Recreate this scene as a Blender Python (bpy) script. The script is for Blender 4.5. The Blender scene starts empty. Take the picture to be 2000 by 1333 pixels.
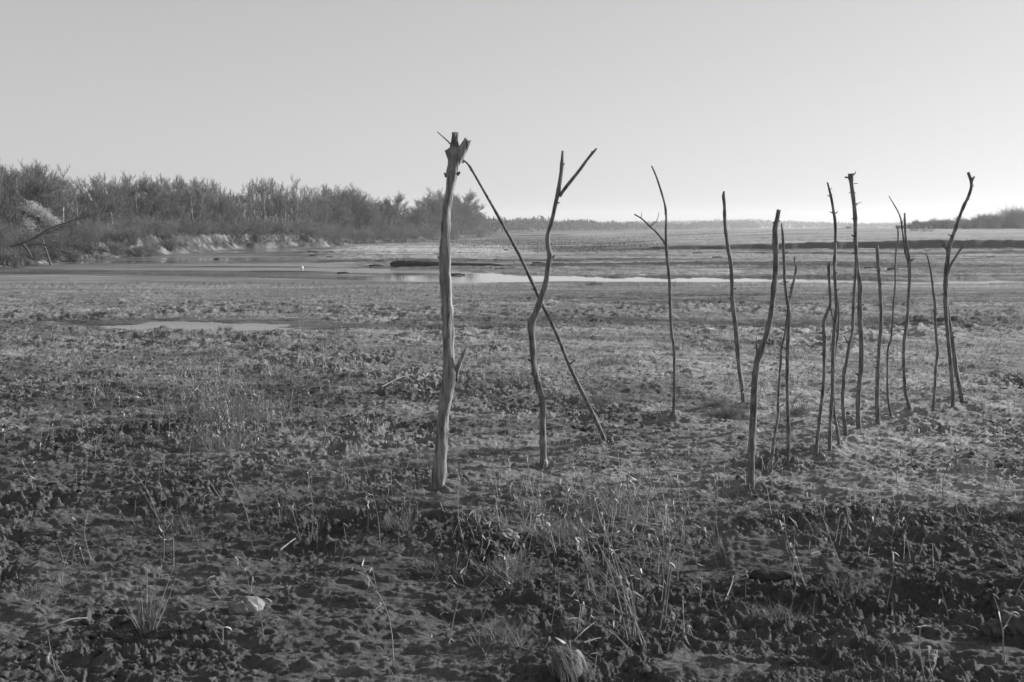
import bpy, math, random
import numpy as np
from mathutils import Vector
R = math.radians
scene = bpy.context.scene
COL = scene.collection
# ------------------------------------------------------------------ camera
F = 2222.0; HOR = 442.0; CAMZ = 1.6
PITCH = math.atan((666.5 - HOR) / F)
cam = bpy.data.cameras.new('camera'); camo = bpy.data.objects.new('camera', cam); COL.objects.link(camo)
camo.location = (0, 0, CAMZ); camo.rotation_euler = (R(90) - PITCH, 0, 0)
cam.sensor_width = 36; cam.lens = 36 * F / 2000; cam.clip_start = 0.05; cam.clip_end = 12000
cam.dof.use_dof = True; cam.dof.focus_distance = 9.0; cam.dof.aperture_fstop = 9
scene.camera = camo
# ------------------------------------------------------------------ light
SUN_AZ, SUN_EL = R(65), R(17)          # azimuth from +Y towards +X
sd = Vector((math.sin(SUN_AZ)*math.cos(SUN_EL), math.cos(SUN_AZ)*math.cos(SUN_EL), math.sin(SUN_EL)))
w = bpy.data.worlds.new("World"); scene.world = w; w.use_nodes = True
wn = w.node_tree.nodes; wl = w.node_tree.links; wn.clear()
sky = wn.new('ShaderNodeTexSky'); sky.sky_type = 'NISHITA'; sky.sun_disc = False
sky.sun_elevation = SUN_EL; sky.sun_rotation = SUN_AZ; sky.air_density = 1.0; sky.dust_density = 1.0; sky.ozone_density = 1.0
bw = wn.new('ShaderNodeRGBToBW'); bg = wn.new('ShaderNodeBackground'); wo = wn.new('ShaderNodeOutputWorld')
bg.inputs['Strength'].default_value = 0.115
# the film's tone curve compresses the glow round the sun
mp_ = wn.new('ShaderNodeMath'); mp_.operation = 'POWER'; mp_.inputs[1].default_value = .45
mm_ = wn.new('ShaderNodeMath'); mm_.operation = 'MULTIPLY'; mm_.inputs[1].default_value = 1.80
wl.new(sky.outputs[0], bw.inputs[0]); wl.new(bw.outputs[0], mp_.inputs[0]); wl.new(mp_.outputs[0], mm_.inputs[0]); wl.new(mm_.outputs[0], bg.inputs['Color']); wl.new(bg.outputs[0], wo.inputs[0])
sun = bpy.data.lights.new('sun', 'SUN'); sun.energy = 5.0; sun.angle = R(0.5); sun.color = (1, 1, 1)
suno = bpy.data.objects.new('sun', sun); COL.objects.link(suno)
suno.rotation_euler = sd.to_track_quat('Z', 'Y').to_euler(); suno.location = (20, 10, 30)
scene.view_settings.view_transform = 'Standard'; scene.view_settings.look = 'None'
scene.view_settings.exposure = 0.55; scene.view_settings.gamma = 1.0
scene.cycles.max_bounces = 5; scene.cycles.diffuse_bounces = 2; scene.cycles.glossy_bounces = 2
scene.cycles.volume_bounces = 1; scene.cycles.transparent_max_bounces = 4
# ------------------------------------------------------------------ noise
def _h(ix, iy, s):
    a = (ix.astype(np.int64) * 374761393 + iy.astype(np.int64) * 668265263 + s * 2147483647) & 0xFFFFFFFF
    a = ((a ^ (a >> 13)) * 1274126177) & 0xFFFFFFFF
    a = ((a ^ (a >> 16)) * 2246822519) & 0xFFFFFFFF
    return (a ^ (a >> 15)) & 0xFFFFFFFF
def perlin(x, y, s=0):
    x = np.asarray(x, float); y = np.asarray(y, float)
    ix = np.floor(x); iy = np.floor(y); fx = x - ix; fy = y - iy
    u = fx*fx*fx*(fx*(fx*6-15)+10); v = fy*fy*fy*(fy*(fy*6-15)+10)
    def g(dx, dy):
        a = _h(ix+dx, iy+dy, s) * (2*math.pi/4294967296.0)
        return np.cos(a)*(fx-dx) + np.sin(a)*(fy-dy)
    return ((g(0,0)*(1-u)+g(1,0)*u)*(1-v) + (g(0,1)*(1-u)+g(1,1)*u)*v) * 1.5
def fbm(x, y, s=0, o=4, g=0.5):
    t = 0; a = 1.0
    for i in range(o):
        t = t + a*perlin(x, y, s+i*17); a *= g; x = x*2.03+7.1; y = y*2.03+3.7
    return t
def worley(x, y, s=0):
    ix = np.floor(x); iy = np.floor(y)
    f1 = np.full(x.shape, 9.0); f2 = np.full(x.shape, 9.0); cid = np.zeros(x.shape)
    for dx in (-1,0,1):
        for dy in (-1,0,1):
            h = _h(ix+dx, iy+dy, s)
            d = np.hypot(ix+dx+(h & 1023)/1023.0 - x, iy+dy+((h >> 10) & 1023)/1023.0 - y)
            n = d < f1
            f2 = np.where(n, f1, np.minimum(f2, d)); cid = np.where(n, ((h >> 20) & 1023)/1023.0, cid); f1 = np.where(n, d, f1)
    return f1, f2, cid
def ss(a, b, x):
    t = np.clip((x-a)/(b-a), 0, 1); return t*t*(3-2*t)
# ------------------------------------------------------------------ pixel helpers (2000 x 1333 photograph)
cp, sp_ = math.cos(PITCH), math.sin(PITCH)
def ray(px, py):
    x = (px-1000)/F; v = (666.5-py)/F
    return np.array([x, cp + v*sp_, -sp_ + v*cp])
def atY(px, py, Y):
    d = ray(px, py); return np.array([0, 0, CAMZ]) + d*(Y/d[1])
def atZ(px, py, z):
    d = ray(px, py); return np.array([0, 0, CAMZ]) + d*((z-CAMZ)/d[2])
def interp_line(Y, pts):       # pts (Y, X) sorted
    p = np.array(pts); return np.interp(Y, p[:,0], p[:,1])
# ------------------------------------------------------------------ terrain
ZW = -1.5
FOOT = [(-160,40),(-60,70),(-36,80),(-38.6,94.4),(-38,106),(-37.4,119),(-35.8,153),(-28,170),(-27,202),(-16.6,246),(-7.7,344),(0,530),(40,640),(160,900),(700,1200)]
def bank_dist(x, y):           # signed distance to the foot of the left bank, positive on land
    best = np.full(x.shape, 1e9); sg = np.ones(x.shape)
    for (ax, ay), (bx, by) in zip(FOOT[:-1], FOOT[1:]):
        dx, dy = bx-ax, by-ay; L = dx*dx+dy*dy
        t = np.clip(((x-ax)*dx+(y-ay)*dy)/L, 0, 1)
        d = np.hypot(x-ax-t*dx, y-ay-t*dy)
        c = dx*(y-ay)-dy*(x-ax)
        n = d < best
        best = np.where(n, d, best); sg = np.where(n, np.sign(c), sg)
    return best*sg
PUD = -0.17
MOUNDS = [(1316,815,.07,.15),(1777,803,.06,.22),(1879,790,.06,.22),(1594,893,.05,.2),(1180,862,.05,.16),(1652,853,.04,.16),(1061,912,-.035,.16),(1467,948,.03,.13),(857,955,.03,.14),(1861,802,.03,.15),(1621,882,.04,.2),(1637,873,.03,.14),(1539,915,.025,.12),(1715,830,.02,.12)]
MW = [(atZ(px,py,0)[0], atZ(px,py,0)[1], a, r) for px,py,a,r in MOUNDS]
SMOOTH = [(1480,1085,130,45),(1880,1265,100,34),(700,1290,150,55),(730,1120,100,60),(60,1195,90,60),(1400,1290,110,22),(560,800,150,30),(250,770,170,40),(860,985,90,26),(1700,960,120,25),(150,1015,110,26)]
SW = []
for px, py, rx, ry in SMOOTH:
    c_ = atZ(px, py, 0); SW.append((c_[0], c_[1], rx/F*c_[1], (atZ(px, py-ry, 0)[1]-atZ(px, py+ry, 0)[1])/2))
HOLES = [(895,1195,.13,.05),(1240,1318,.09,.07),(1110,1335,.12,.05),(1480,1240,.14,.04),(640,1180,.10,.03),(1380,1330,.12,.04),(1010,1240,.10,.03),(1560,1190,.10,.03)]
HW = [(atZ(px,py,0)[0], atZ(px,py,0)[1], r, d) for px,py,r,d in HOLES]
def rough_mask(x, y):
    m = fbm(x*0.55+3.3, y*0.42+1.7, 5, 3, 0.55)
    near = ss(11, 5.2, y) - 1.1*ss(-1.6, 1.2, x)*ss(6.6, 8.6, y) - .35*ss(9, 12, y)
    right = ss(-1.5, 2.5, x)*ss(14, 8, y)
    sm_ = np.zeros(x.shape)
    nz = .45*fbm(x*2.1, y*2.1, 7, 3)
    for cx, cy, rx, ry in SW: sm_ = np.maximum(sm_, ss(1.25, .75, np.hypot((x-cx)/rx, (y-cy)/ry)+nz))
    return (1-.92*sm_)*np.clip(0.04+0.96*ss(-0.40, 0.45, m - 0.32*ss(-.8, 1.2, x)*ss(7.2, 8.6, y) + 0.15*near + 0.05*right + .25*fbm(x*2.6, y*2.6, 6, 3)), 0, 1)
def height(x, y, detail=True):
    x = np.asarray(x, float); y = np.asarray(y, float)
    z = -1.42*ss(12, 60, y) + 0
    amp = ss(60, 40, y)
    z = z + 0.045*fbm(x/3.1, y/2.6, 1, 3)*amp + 0.05*fbm(x/9, y/6, 2, 2)*ss(10, 18, y)*amp
    z = z + 0.05*fbm(x/7, y/2.5, 12, 3)*ss(24, 34, y)*amp
    wob = fbm(x/4, y/4, 9, 2)*0.9
    tr = ss(2.2, 0, np.abs(y-20.2-0.06*x-wob))
    z = z - 0.055*tr
    e = np.hypot((x+5.55+0.2*(y-20))/1.85, (y-20.0+0.05*(x+5.55))/1.0) + 0.24*fbm(x*0.9, y*1.2, 21, 3)
    pw = ss(2.2, 1.1, e)
    z = z*(1-pw) + (PUD + np.clip(0.06*(e-1), -0.05, 0.08))*pw
    for mx, my, r, d_ in HW: z = z - d_*np.exp(-((x-mx)**2*.6+(y-my)**2)/(r*r)*(1+.6*perlin(x*7, y*7, 88)))
    for mx, my, a, r in MW:
        rr_ = np.hypot(x-mx, y-my)/r; z = z + a*np.exp(-rr_**1.5)*(1+.3*np.sin(9*np.arctan2(y-my, x-mx)+mx*7)*ss(.1,.6,rr_))
    # shoreline, river bed, flats
    far = y > 50
    if far.any():
        xf = x[far]; yf = y[far]; zf = z[far]
        shore = np.interp(xf, [-80,-34,-15,-3.5,5.6,19,27,90], [82,75,67,60.6,62.3,60.5,60.3,58]) + 0.9*fbm(xf/5, yf/5, 31, 3)
        lm = ss(-2, -12, xf)
        bed = -1.72*(1-lm) + lm*(-1.55+.13*fbm(xf/20, yf/4.2, 35, 4, .55))
        k = ss(0, 3.0, yf-shore)
        zf = zf*(1-k) + bed*k
        # flats beyond the channel
        f0 = np.interp(xf, [-40,-6,0,6,18,21,23.5,25,60], [92,76,72.5,67.6,66.2,64,61.5,63.6,63.6]) + 1.0*fbm(xf/9, yf/9, 37, 3)
        kl = ss(0, 9, xf - np.interp(yf, [60,67,100,130,160,200,240], [-9,-6,-22,-31,-32,-24,-16]) + 3*fbm(xf/9, yf/14, 38, 3))
        kf = ss(0.0, 2.5, yf-f0)*kl
        flat = ZW + 0.06 + 0.13*fbm(xf/26, yf/9, 41, 4, 0.6) + 0.05*ss(60, 200, yf)
        flat = flat + 0.12*ss(0, 1.0, yf-(121+0.05*xf+2.5*fbm(xf/12, yf/40, 44, 2)))*ss(8, 20, xf) + 0.10*ss(0,1,yf-(88+2*fbm(xf/10, yf/50, 46, 3)))*ss(0,12,xf)
        flat = flat + (0.07*perlin(xf/2.6, yf/1.8, 49) + 0.075*fbm(xf/1.7, yf/1.6, 50, 4, .7))*ss(62, 66, yf)*ss(300,150,yf)
        # right hand bar with its cut bank
        foot = 139 + (xf-16)*0.10 + 0.6*fbm(xf/5, xf*0, 47, 3)
        top = np.interp(xf, [14,20,32,45,80], [.05,.35,.65,1.0,1.05])
        step = top*ss(0, .8, yf-foot)
        rise = 1.05*ss(150, 310, yf)*ss(0.16, 0.30, xf/np.maximum(yf,1))*ss(900, 500, yf)
        flat = flat + step + rise
        zf = np.maximum(zf, bed)
        zf = zf*(1-kf) + flat*kf
        # left bank
        wx = xf + 1.5*fbm(xf/6, yf/6, 51, 3); wy = yf + 1.5*fbm(xf/6+9, yf/6, 52, 3)
        bd = bank_dist(wx, wy)
        steep = ss(105, 120, yf)*ss(200, 170, yf)
        H = np.interp(yf, [60,110,125,168,185,250,400,700], [1.3,1.5,1.95,1.9,1.25,.9,.7,.4])
        wdt = 7*(1-steep)+3.4*steep
        t = np.clip(bd/wdt, -1, 1)
        prof = np.where(t > 0, (1-steep)*ss(0,1,t) + steep*(0.45*ss(0,.45,t)+0.55*ss(.55,.85,t)), 0)
        kb = ss(-2.0, 0.3, bd)
        rough = 0.24*fbm(xf/1.6, yf/2.2, 55, 5, .66)*ss(0,1.5,bd)*ss(9,4,bd)
        zb = ZW + 0.02 + H*prof + rough + 0.15*fbm(xf/9, yf/9, 57, 3)*ss(3,10,bd)
        zf = np.where(bd > -2.5, zf*(1-kb) + np.maximum(zb, zf*(bd < 1)-9*(bd >= 1))*kb, zf)
        far_up = ss(320, 700, yf)
        zf = zf*(1-far_up) + (ZW + 0.12 + 0.1*fbm(xf/90, yf/50, 60, 2))*far_up
        z[far] = zf
    if detail:
        nr = y < 64
        if nr.any():
            xn = x[nr]; yn = y[nr]
            m = rough_mask(xn, yn); fade = ss(64, 60, yn)
            wx = xn + 0.035*perlin(xn*13, yn*13, 70); wy = yn + 0.035*perlin(xn*13+5, yn*13, 71)
            wx = wx + 0.02*perlin(xn*31, yn*31, 92)
            big = ss(-.15, .45, fbm(wx*3.4, wy*4.3, 72, 4, .6)); A2 = fbm(wx*9.5, wy*11.5, 73, 4, .62); A3 = fbm(xn*27, yn*30, 93, 4, .68)
            p1, p2, pc = worley(wx*7.5+2, wy*9.0, 79); q1, q2, qc = worley(wx*19, wy*23, 83)
            lump = 0.022*big*m + m*(0.010*ss(-.25,.3,A2) + 0.016*A2) - m*0.034*pc*np.exp(-(p1/.40)**2) - m*.011*qc*np.exp(-(q1/.42)**2) + m*0.0125*A3*(.4+.6*big)
            lump = (lump + m*0.007*(1-np.abs(perlin(wx*15, wy*17, 98))*2.2))*(.95+.75*fbm(xn*1.4, yn*1.6, 99, 3))
            pit = -0.040*m*ss(0.40, 0.70, perlin(xn*3.7+4, yn*3.9, 75)) - 0.02*ss(.5,.8,perlin(xn*7+2, yn*7, 95))
            sm = 0.024*fbm(xn*1.7, yn*3.6, 78, 5, .62) + 0.016*ss(.0,.45,fbm(xn*4.2, yn*8.5, 97, 4, .6)) + 0.003*A3*ss(-.3,.4,A2)
            d = lump + pit*(.3+.7*m) + (1-.6*m)*sm
            # low wind and water laid ripples further out
            d2 = 0.045*fbm(xn*1.5, yn*1.5, 80, 5, .68) + 0.04*ss(0.05,.6,perlin(xn*2.1, yn*1.9, 81)) + 0.02*ss(-.1,.4,fbm(xn*4.5, yn*4.5, 82, 3))
            t = ss(11, 18, yn); q = .35+.65*ss(-.4, .3, fbm(xn*.33, yn*.30, 86, 3))
            z[nr] = z[nr] + (d*(1-t*0.55) + d2*t*q*(1-.45*ss(26,40,yn)))*fade*(1-0.8*ss(2.2,1.0,np.hypot((xn+5.55)/2.2,(yn-20)/1.0)))
    return z
def H1(x, y): return float(height(np.array([x]), np.array([y]))[0])
def ground_px(px, py):         # the ground point seen at a photograph pixel
    d = ray(px, py); o = np.array([0, 0, CAMZ])
    ts = np.geomspace(2.2, 900, 1400)
    P = o[None] + d[None]*(ts/d[1])[:,None]
    z = height(P[:,0], P[:,1])
    i = np.argmax(P[:,2] <= z)
    return np.array([P[i,0], P[i,1], z[i]])
# ------------------------------------------------------------------ mesh helpers
class Buf:
    def __init__(s): s.v = []; s.q = []; s.t = []; s.n = 0
    def add(s, v, q=None, t=None):
        v = np.asarray(v, float).reshape(-1, 3); s.v.append(v)
        if q is not None and len(q): s.q.append(np.asarray(q, int).reshape(-1,4)+s.n)
        if t is not None and len(t): s.t.append(np.asarray(t, int).reshape(-1,3)+s.n)
        s.n += len(v)
    def mesh(s, name, m, smooth=True):
        V = np.concatenate(s.v); me = bpy.data.meshes.new(name)
        Q = np.concatenate(s.q) if s.q else np.zeros((0,4), int); T = np.concatenate(s.t) if s.t else np.zeros((0,3), int)
        nl = len(Q)*4+len(T)*3
        me.vertices.add(len(V)); me.vertices.foreach_set('co', V.astype(np.float32).ravel())
        me.loops.add(nl); me.loops.foreach_set('vertex_index', np.concatenate([Q.ravel(), T.ravel()]).astype(np.int32))
        me.polygons.add(len(Q)+len(T))
        st = np.concatenate([np.arange(len(Q))*4, len(Q)*4+np.arange(len(T))*3]).astype(np.int32)
        me.polygons.foreach_set('loop_start', st)
        if smooth: me.polygons.foreach_set('use_smooth', np.ones(len(Q)+len(T), bool))
        me.materials.append(m); me.update(calc_edges=True); return me
    def build(s, name, m, parent=None, loc=(0,0,0), smooth=True):
        o = bpy.data.objects.new(name, s.mesh(name, m, smooth)); COL.objects.link(o); o.location = loc
        if parent is not None: o.parent = parent
        return o
def tag(o, label=None, cat=None, group=None, kind=None):
    if label: o['label'] = label
    if cat: o['category'] = cat
    if group: o['group'] = group
    if kind: o['kind'] = kind
    return o
def empty(name, loc, rz=0):
    o = bpy.data.objects.new(name, None); COL.objects.link(o); o.location = [float(a) for a in loc]; o.rotation_euler = (0,0,rz); o.empty_display_size = 0.1
    return o
def copy_tree(o, parent=None):
    c = o.copy(); COL.objects.link(c); c.parent = parent
    for ch in list(o.children): copy_tree(ch, c)
    return c
def tube(buf, P, Rr, n=10, rng=None, knob=0.0, jag=0.0, jag0=0.0):
    P = np.asarray(P, float); Rr = np.asarray(Rr, float); m = len(P)
    T = np.gradient(P, axis=0); T /= np.linalg.norm(T, axis=1)[:,None]
    up = np.array([0,-1,0.]) if abs(T[0,1]) < .8 else np.array([1.,0,0])
    a = np.cross(T[0], up); a /= np.linalg.norm(a)
    rings = []; th = np.arange(n)*2*math.pi/n
    for i in range(m):
        a = a - T[i]*np.dot(a, T[i]); a /= np.linalg.norm(a); b = np.cross(T[i], a)
        r = np.full(n, Rr[i])
        if rng is not None and knob: r = r*(1+knob*(0.5*np.sin(th*2+i*.11+rng[0])+0.5*np.sin(th*3-i*.19+rng[1])+0.35*math.sin(i*.9+rng[2])))
        ring = P[i][None] + r[:,None]*(np.cos(th)[:,None]*a[None]+np.sin(th)[:,None]*b[None])
        if i == m-1 and jag: ring = ring + T[i][None]*(jag*Rr[i]*np.array([random.uniform(-.2,1.2) for _ in th]))[:,None]
        if i == 0 and jag0: ring = ring - T[i][None]*(jag0*Rr[i]*np.array([random.uniform(-.2,1.2) for _ in th]))[:,None]
        rings.append(ring)
    V = np.concatenate(rings+[P[:1], P[-1:]])
    q = []; k = np.arange(n); k2 = (k+1) % n
    for i in range(m-1): q.append(np.stack([i*n+k, i*n+k2, (i+1)*n+k2, (i+1)*n+k], 1))
    t = np.concatenate([np.stack([k2, k, np.full(n, m*n)], 1), np.stack([(m-1)*n+k, (m-1)*n+k2, np.full(n, m*n+1)], 1)])
    buf.add(V, np.concatenate(q), t)
def spline(P, step):
    P = np.asarray(P, float); out = []
    E = np.vstack([2*P[0]-P[1], P, 2*P[-1]-P[-2]])
    for i in range(1, len(E)-2):
        L = np.linalg.norm(E[i+1][:3]-E[i][:3]); n = max(1, int(L/step))
        for j in range(n):
            t = j/n; a, b, c, d = E[i-1], E[i], E[i+1], E[i+2]
            out.append(0.5*((2*b)+(-a+c)*t+(2*a-5*b+4*c-d)*t*t+(-a+3*b-3*c+d)*t**3))
    out.append(P[-1]); return np.array(out)
def prisms(buf, A, B, ra, rb):  # many 3-sided twigs at once
    A = np.asarray(A, float).reshape(-1,3); B = np.asarray(B, float).reshape(-1,3); N = len(A)
    ra = np.broadcast_to(ra, N); rb = np.broadcast_to(rb, N)
    d = B-A; L = np.linalg.norm(d, axis=1, keepdims=True)+1e-9; d = d/L
    ref = np.where(np.abs(d[:,2:3]) < .9, np.array([[0,0,1.]]), np.array([[1.,0,0]]))
    u = np.cross(d, ref); u /= np.linalg.norm(u, axis=1, keepdims=True); v = np.cross(d, u)
    V = np.zeros((N, 6, 3))
    for k in range(3):
        th = 2*math.pi*k/3; o = math.cos(th)*u+math.sin(th)*v
        V[:,k] = A+o*ra[:,None]; V[:,3+k] = B+o*rb[:,None]
    b = (np.arange(N)*6)[:,None]
    q = np.concatenate([b+np.array([[k,(k+1)%3,3+(k+1)%3,3+k]]) for k in range(3)])
    buf.add(V.reshape(-1,3), q)
def blades(buf, base, h, ang, lean, curl, wid, K=3, fw=None, drop=0.0, rng=None):
    base = np.asarray(base, float).reshape(-1,3); N = len(base)
    bc = lambda a: np.broadcast_to(np.asarray(a, float), N)
    h, ang, lean, curl, wid = map(bc, (h, ang, lean, curl, wid))
    fw = ang+np.pi/2 if fw is None else bc(fw)
    D = np.stack([np.cos(ang), np.sin(ang), np.zeros(N)], 1); W = np.stack([np.cos(fw), np.sin(fw), np.zeros(N)], 1)
    rows = []; p = base.copy(); 
    for k in range(K+1):
        t = k/K; hw = wid*(1-t**1.6)*.5 + wid*.04
        rows.append(np.stack([p-W*hw[:,None], p+W*hw[:,None]], 1))
        a = lean+curl*(k+.5)/K
        p = p + (h/K)[:,None]*(D*np.sin(a)[:,None]+np.array([[0,0,1.]])*np.cos(a)[:,None])
    V = np.stack(rows, 1).reshape(N, -1, 3)
    b = (np.arange(N)*2*(K+1))[:,None]
    q = np.concatenate([b+np.array([[2*k,2*k+1,2*k+3,2*k+2]]) for k in range(K)])
    buf.add(V.reshape(-1,3), q)
# ------------------------------------------------------------------ materials (the picture is monochrome: every colour is a grey)
def g(v): return (v, v, v, 1)
def mat(name, lo, hi, scale=(6,6,6), detail=6, bump=0.0, bdist=0.01, rough=.85, island=0.0, trans=0.0, coord='Object', spec=.3, p0=.35, p1=.65):
    m = bpy.data.materials.new(name); m.use_nodes = True; nt = m.node_tree; N = nt.nodes; L = nt.links
    bs = N['Principled BSDF']; bs.inputs['Roughness'].default_value = rough; bs.inputs['Specular IOR Level'].default_value = spec
    tc = N.new('ShaderNodeTexCoord'); mp = N.new('ShaderNodeMapping'); mp.inputs['Scale'].default_value = scale
    no = N.new('ShaderNodeTexNoise'); no.inputs['Scale'].default_value = 1; no.inputs['Detail'].default_value = detail; no.inputs['Roughness'].default_value = .62
    cr = N.new('ShaderNodeValToRGB'); cr.color_ramp.elements[0].position = p0; cr.color_ramp.elements[1].position = p1
    cr.color_ramp.elements[0].color = g(lo); cr.color_ramp.elements[1].color = g(hi)
    L.new(tc.outputs[coord], mp.inputs[0]); L.new(mp.outputs[0], no.inputs['Vector']); L.new(no.outputs[0], cr.inputs[0])
    out = cr.outputs[0]
    if island:
        ge = N.new('ShaderNodeNewGeometry'); mr = N.new('ShaderNodeMapRange'); mr.inputs['To Min'].default_value = 1-island; mr.inputs['To Max'].default_value = 1+island
        mx = N.new('ShaderNodeMix'); mx.data_type = 'RGBA'; mx.blend_type = 'MULTIPLY'; mx.inputs[0].default_value = 1
        L.new(ge.outputs['Random Per Island'], mr.inputs[0]); L.new(out, mx.inputs[6]); L.new(mr.outputs[0], mx.inputs[7]); out = mx.outputs[2]
    L.new(out, bs.inputs['Base Color'])
    if bump:
        bp = N.new('ShaderNodeBump'); bp.inputs['Strength'].default_value = bump; bp.inputs['Distance'].default_value = bdist
        L.new(no.outputs[0], bp.inputs['Height']); L.new(bp.outputs[0], bs.inputs['Normal'])
    if trans:
        tr = N.new('ShaderNodeBsdfTranslucent'); ms = N.new('ShaderNodeMixShader'); ms.inputs[0].default_value = trans
        L.new(out, tr.inputs[0]); L.new(bs.outputs[0], ms.inputs[1]); L.new(tr.outputs[0], ms.inputs[2]); L.new(ms.outputs[0], N['Material Output'].inputs[0])
    return m
M_bark = mat('stick_bark', .06, .25, (50,50,11), 9, 1.0, .008, .85)
M_post = mat('weathered_post', .09, .36, (42,42,4.5), 10, 1.0, .012, .85, p0=.38, p1=.62)
M_twig = mat('twig_bark', .09, .17, (60,60,20), 5, .3, .003, .85)
M_driftwood = mat('wet_driftwood', .018, .06, (3,3,3), 6, .5, .03, .8)
M_paletrunk = mat('pale_trunk', .22, .50, (3,3,1.2), 6, .2, .02, .8)
M_trunk = mat('tree_trunk', .07, .16, (3,3,1), 6, .2, .02, .85)
M_crown = mat('bare_twigs', .09, .20, (.6,.6,.6), 3, 0, .01, .9, island=.35)
M_brush = mat('brush_twigs', .10, .22, (.25,.25,.25), 4, 0, .01, .9, island=.4)
M_palefol = mat('pale_willow_leaves', .40, .62, (.5,.5,.5), 3, 0, .01, .8, island=.4, trans=.25)
M_farwood = mat('far_wood', .05, .11, (.05,.05,.05), 4, 0, .01, .9, island=.35)
M_leaf = mat('curled_dry_leaf', .38, .72, (20,20,20), 3, 0, .01, .6, island=.3, trans=.25)
M_grass = mat('dry_grass', .12, .30, (1.2,1.2,1.2), 3, 0, .01, .7, island=.5, trans=.2)
M_bankgrass = mat('bank_grass', .06, .16, (.5,.5,.5), 3, 0, .01, .8, island=.5)
M_rush = mat('rush_blades', .10, .22, (2,2,2), 3, 0, .01, .7, island=.45, trans=.15)
M_stalk = mat('weed_stalk', .14, .28, (9,9,9), 3, 0, .01, .8, island=.3)
M_stone = mat('pale_stone', .11, .30, (16,16,16), 7, .7, .006, .8)
M_clod = mat('mud_clod', .04, .10, (22,22,22), 7, .8, .006, .9, island=.35)
M_white = mat('white_plastic', .7, .8, (3,3,3), 2, 0, .01, .4)
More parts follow.
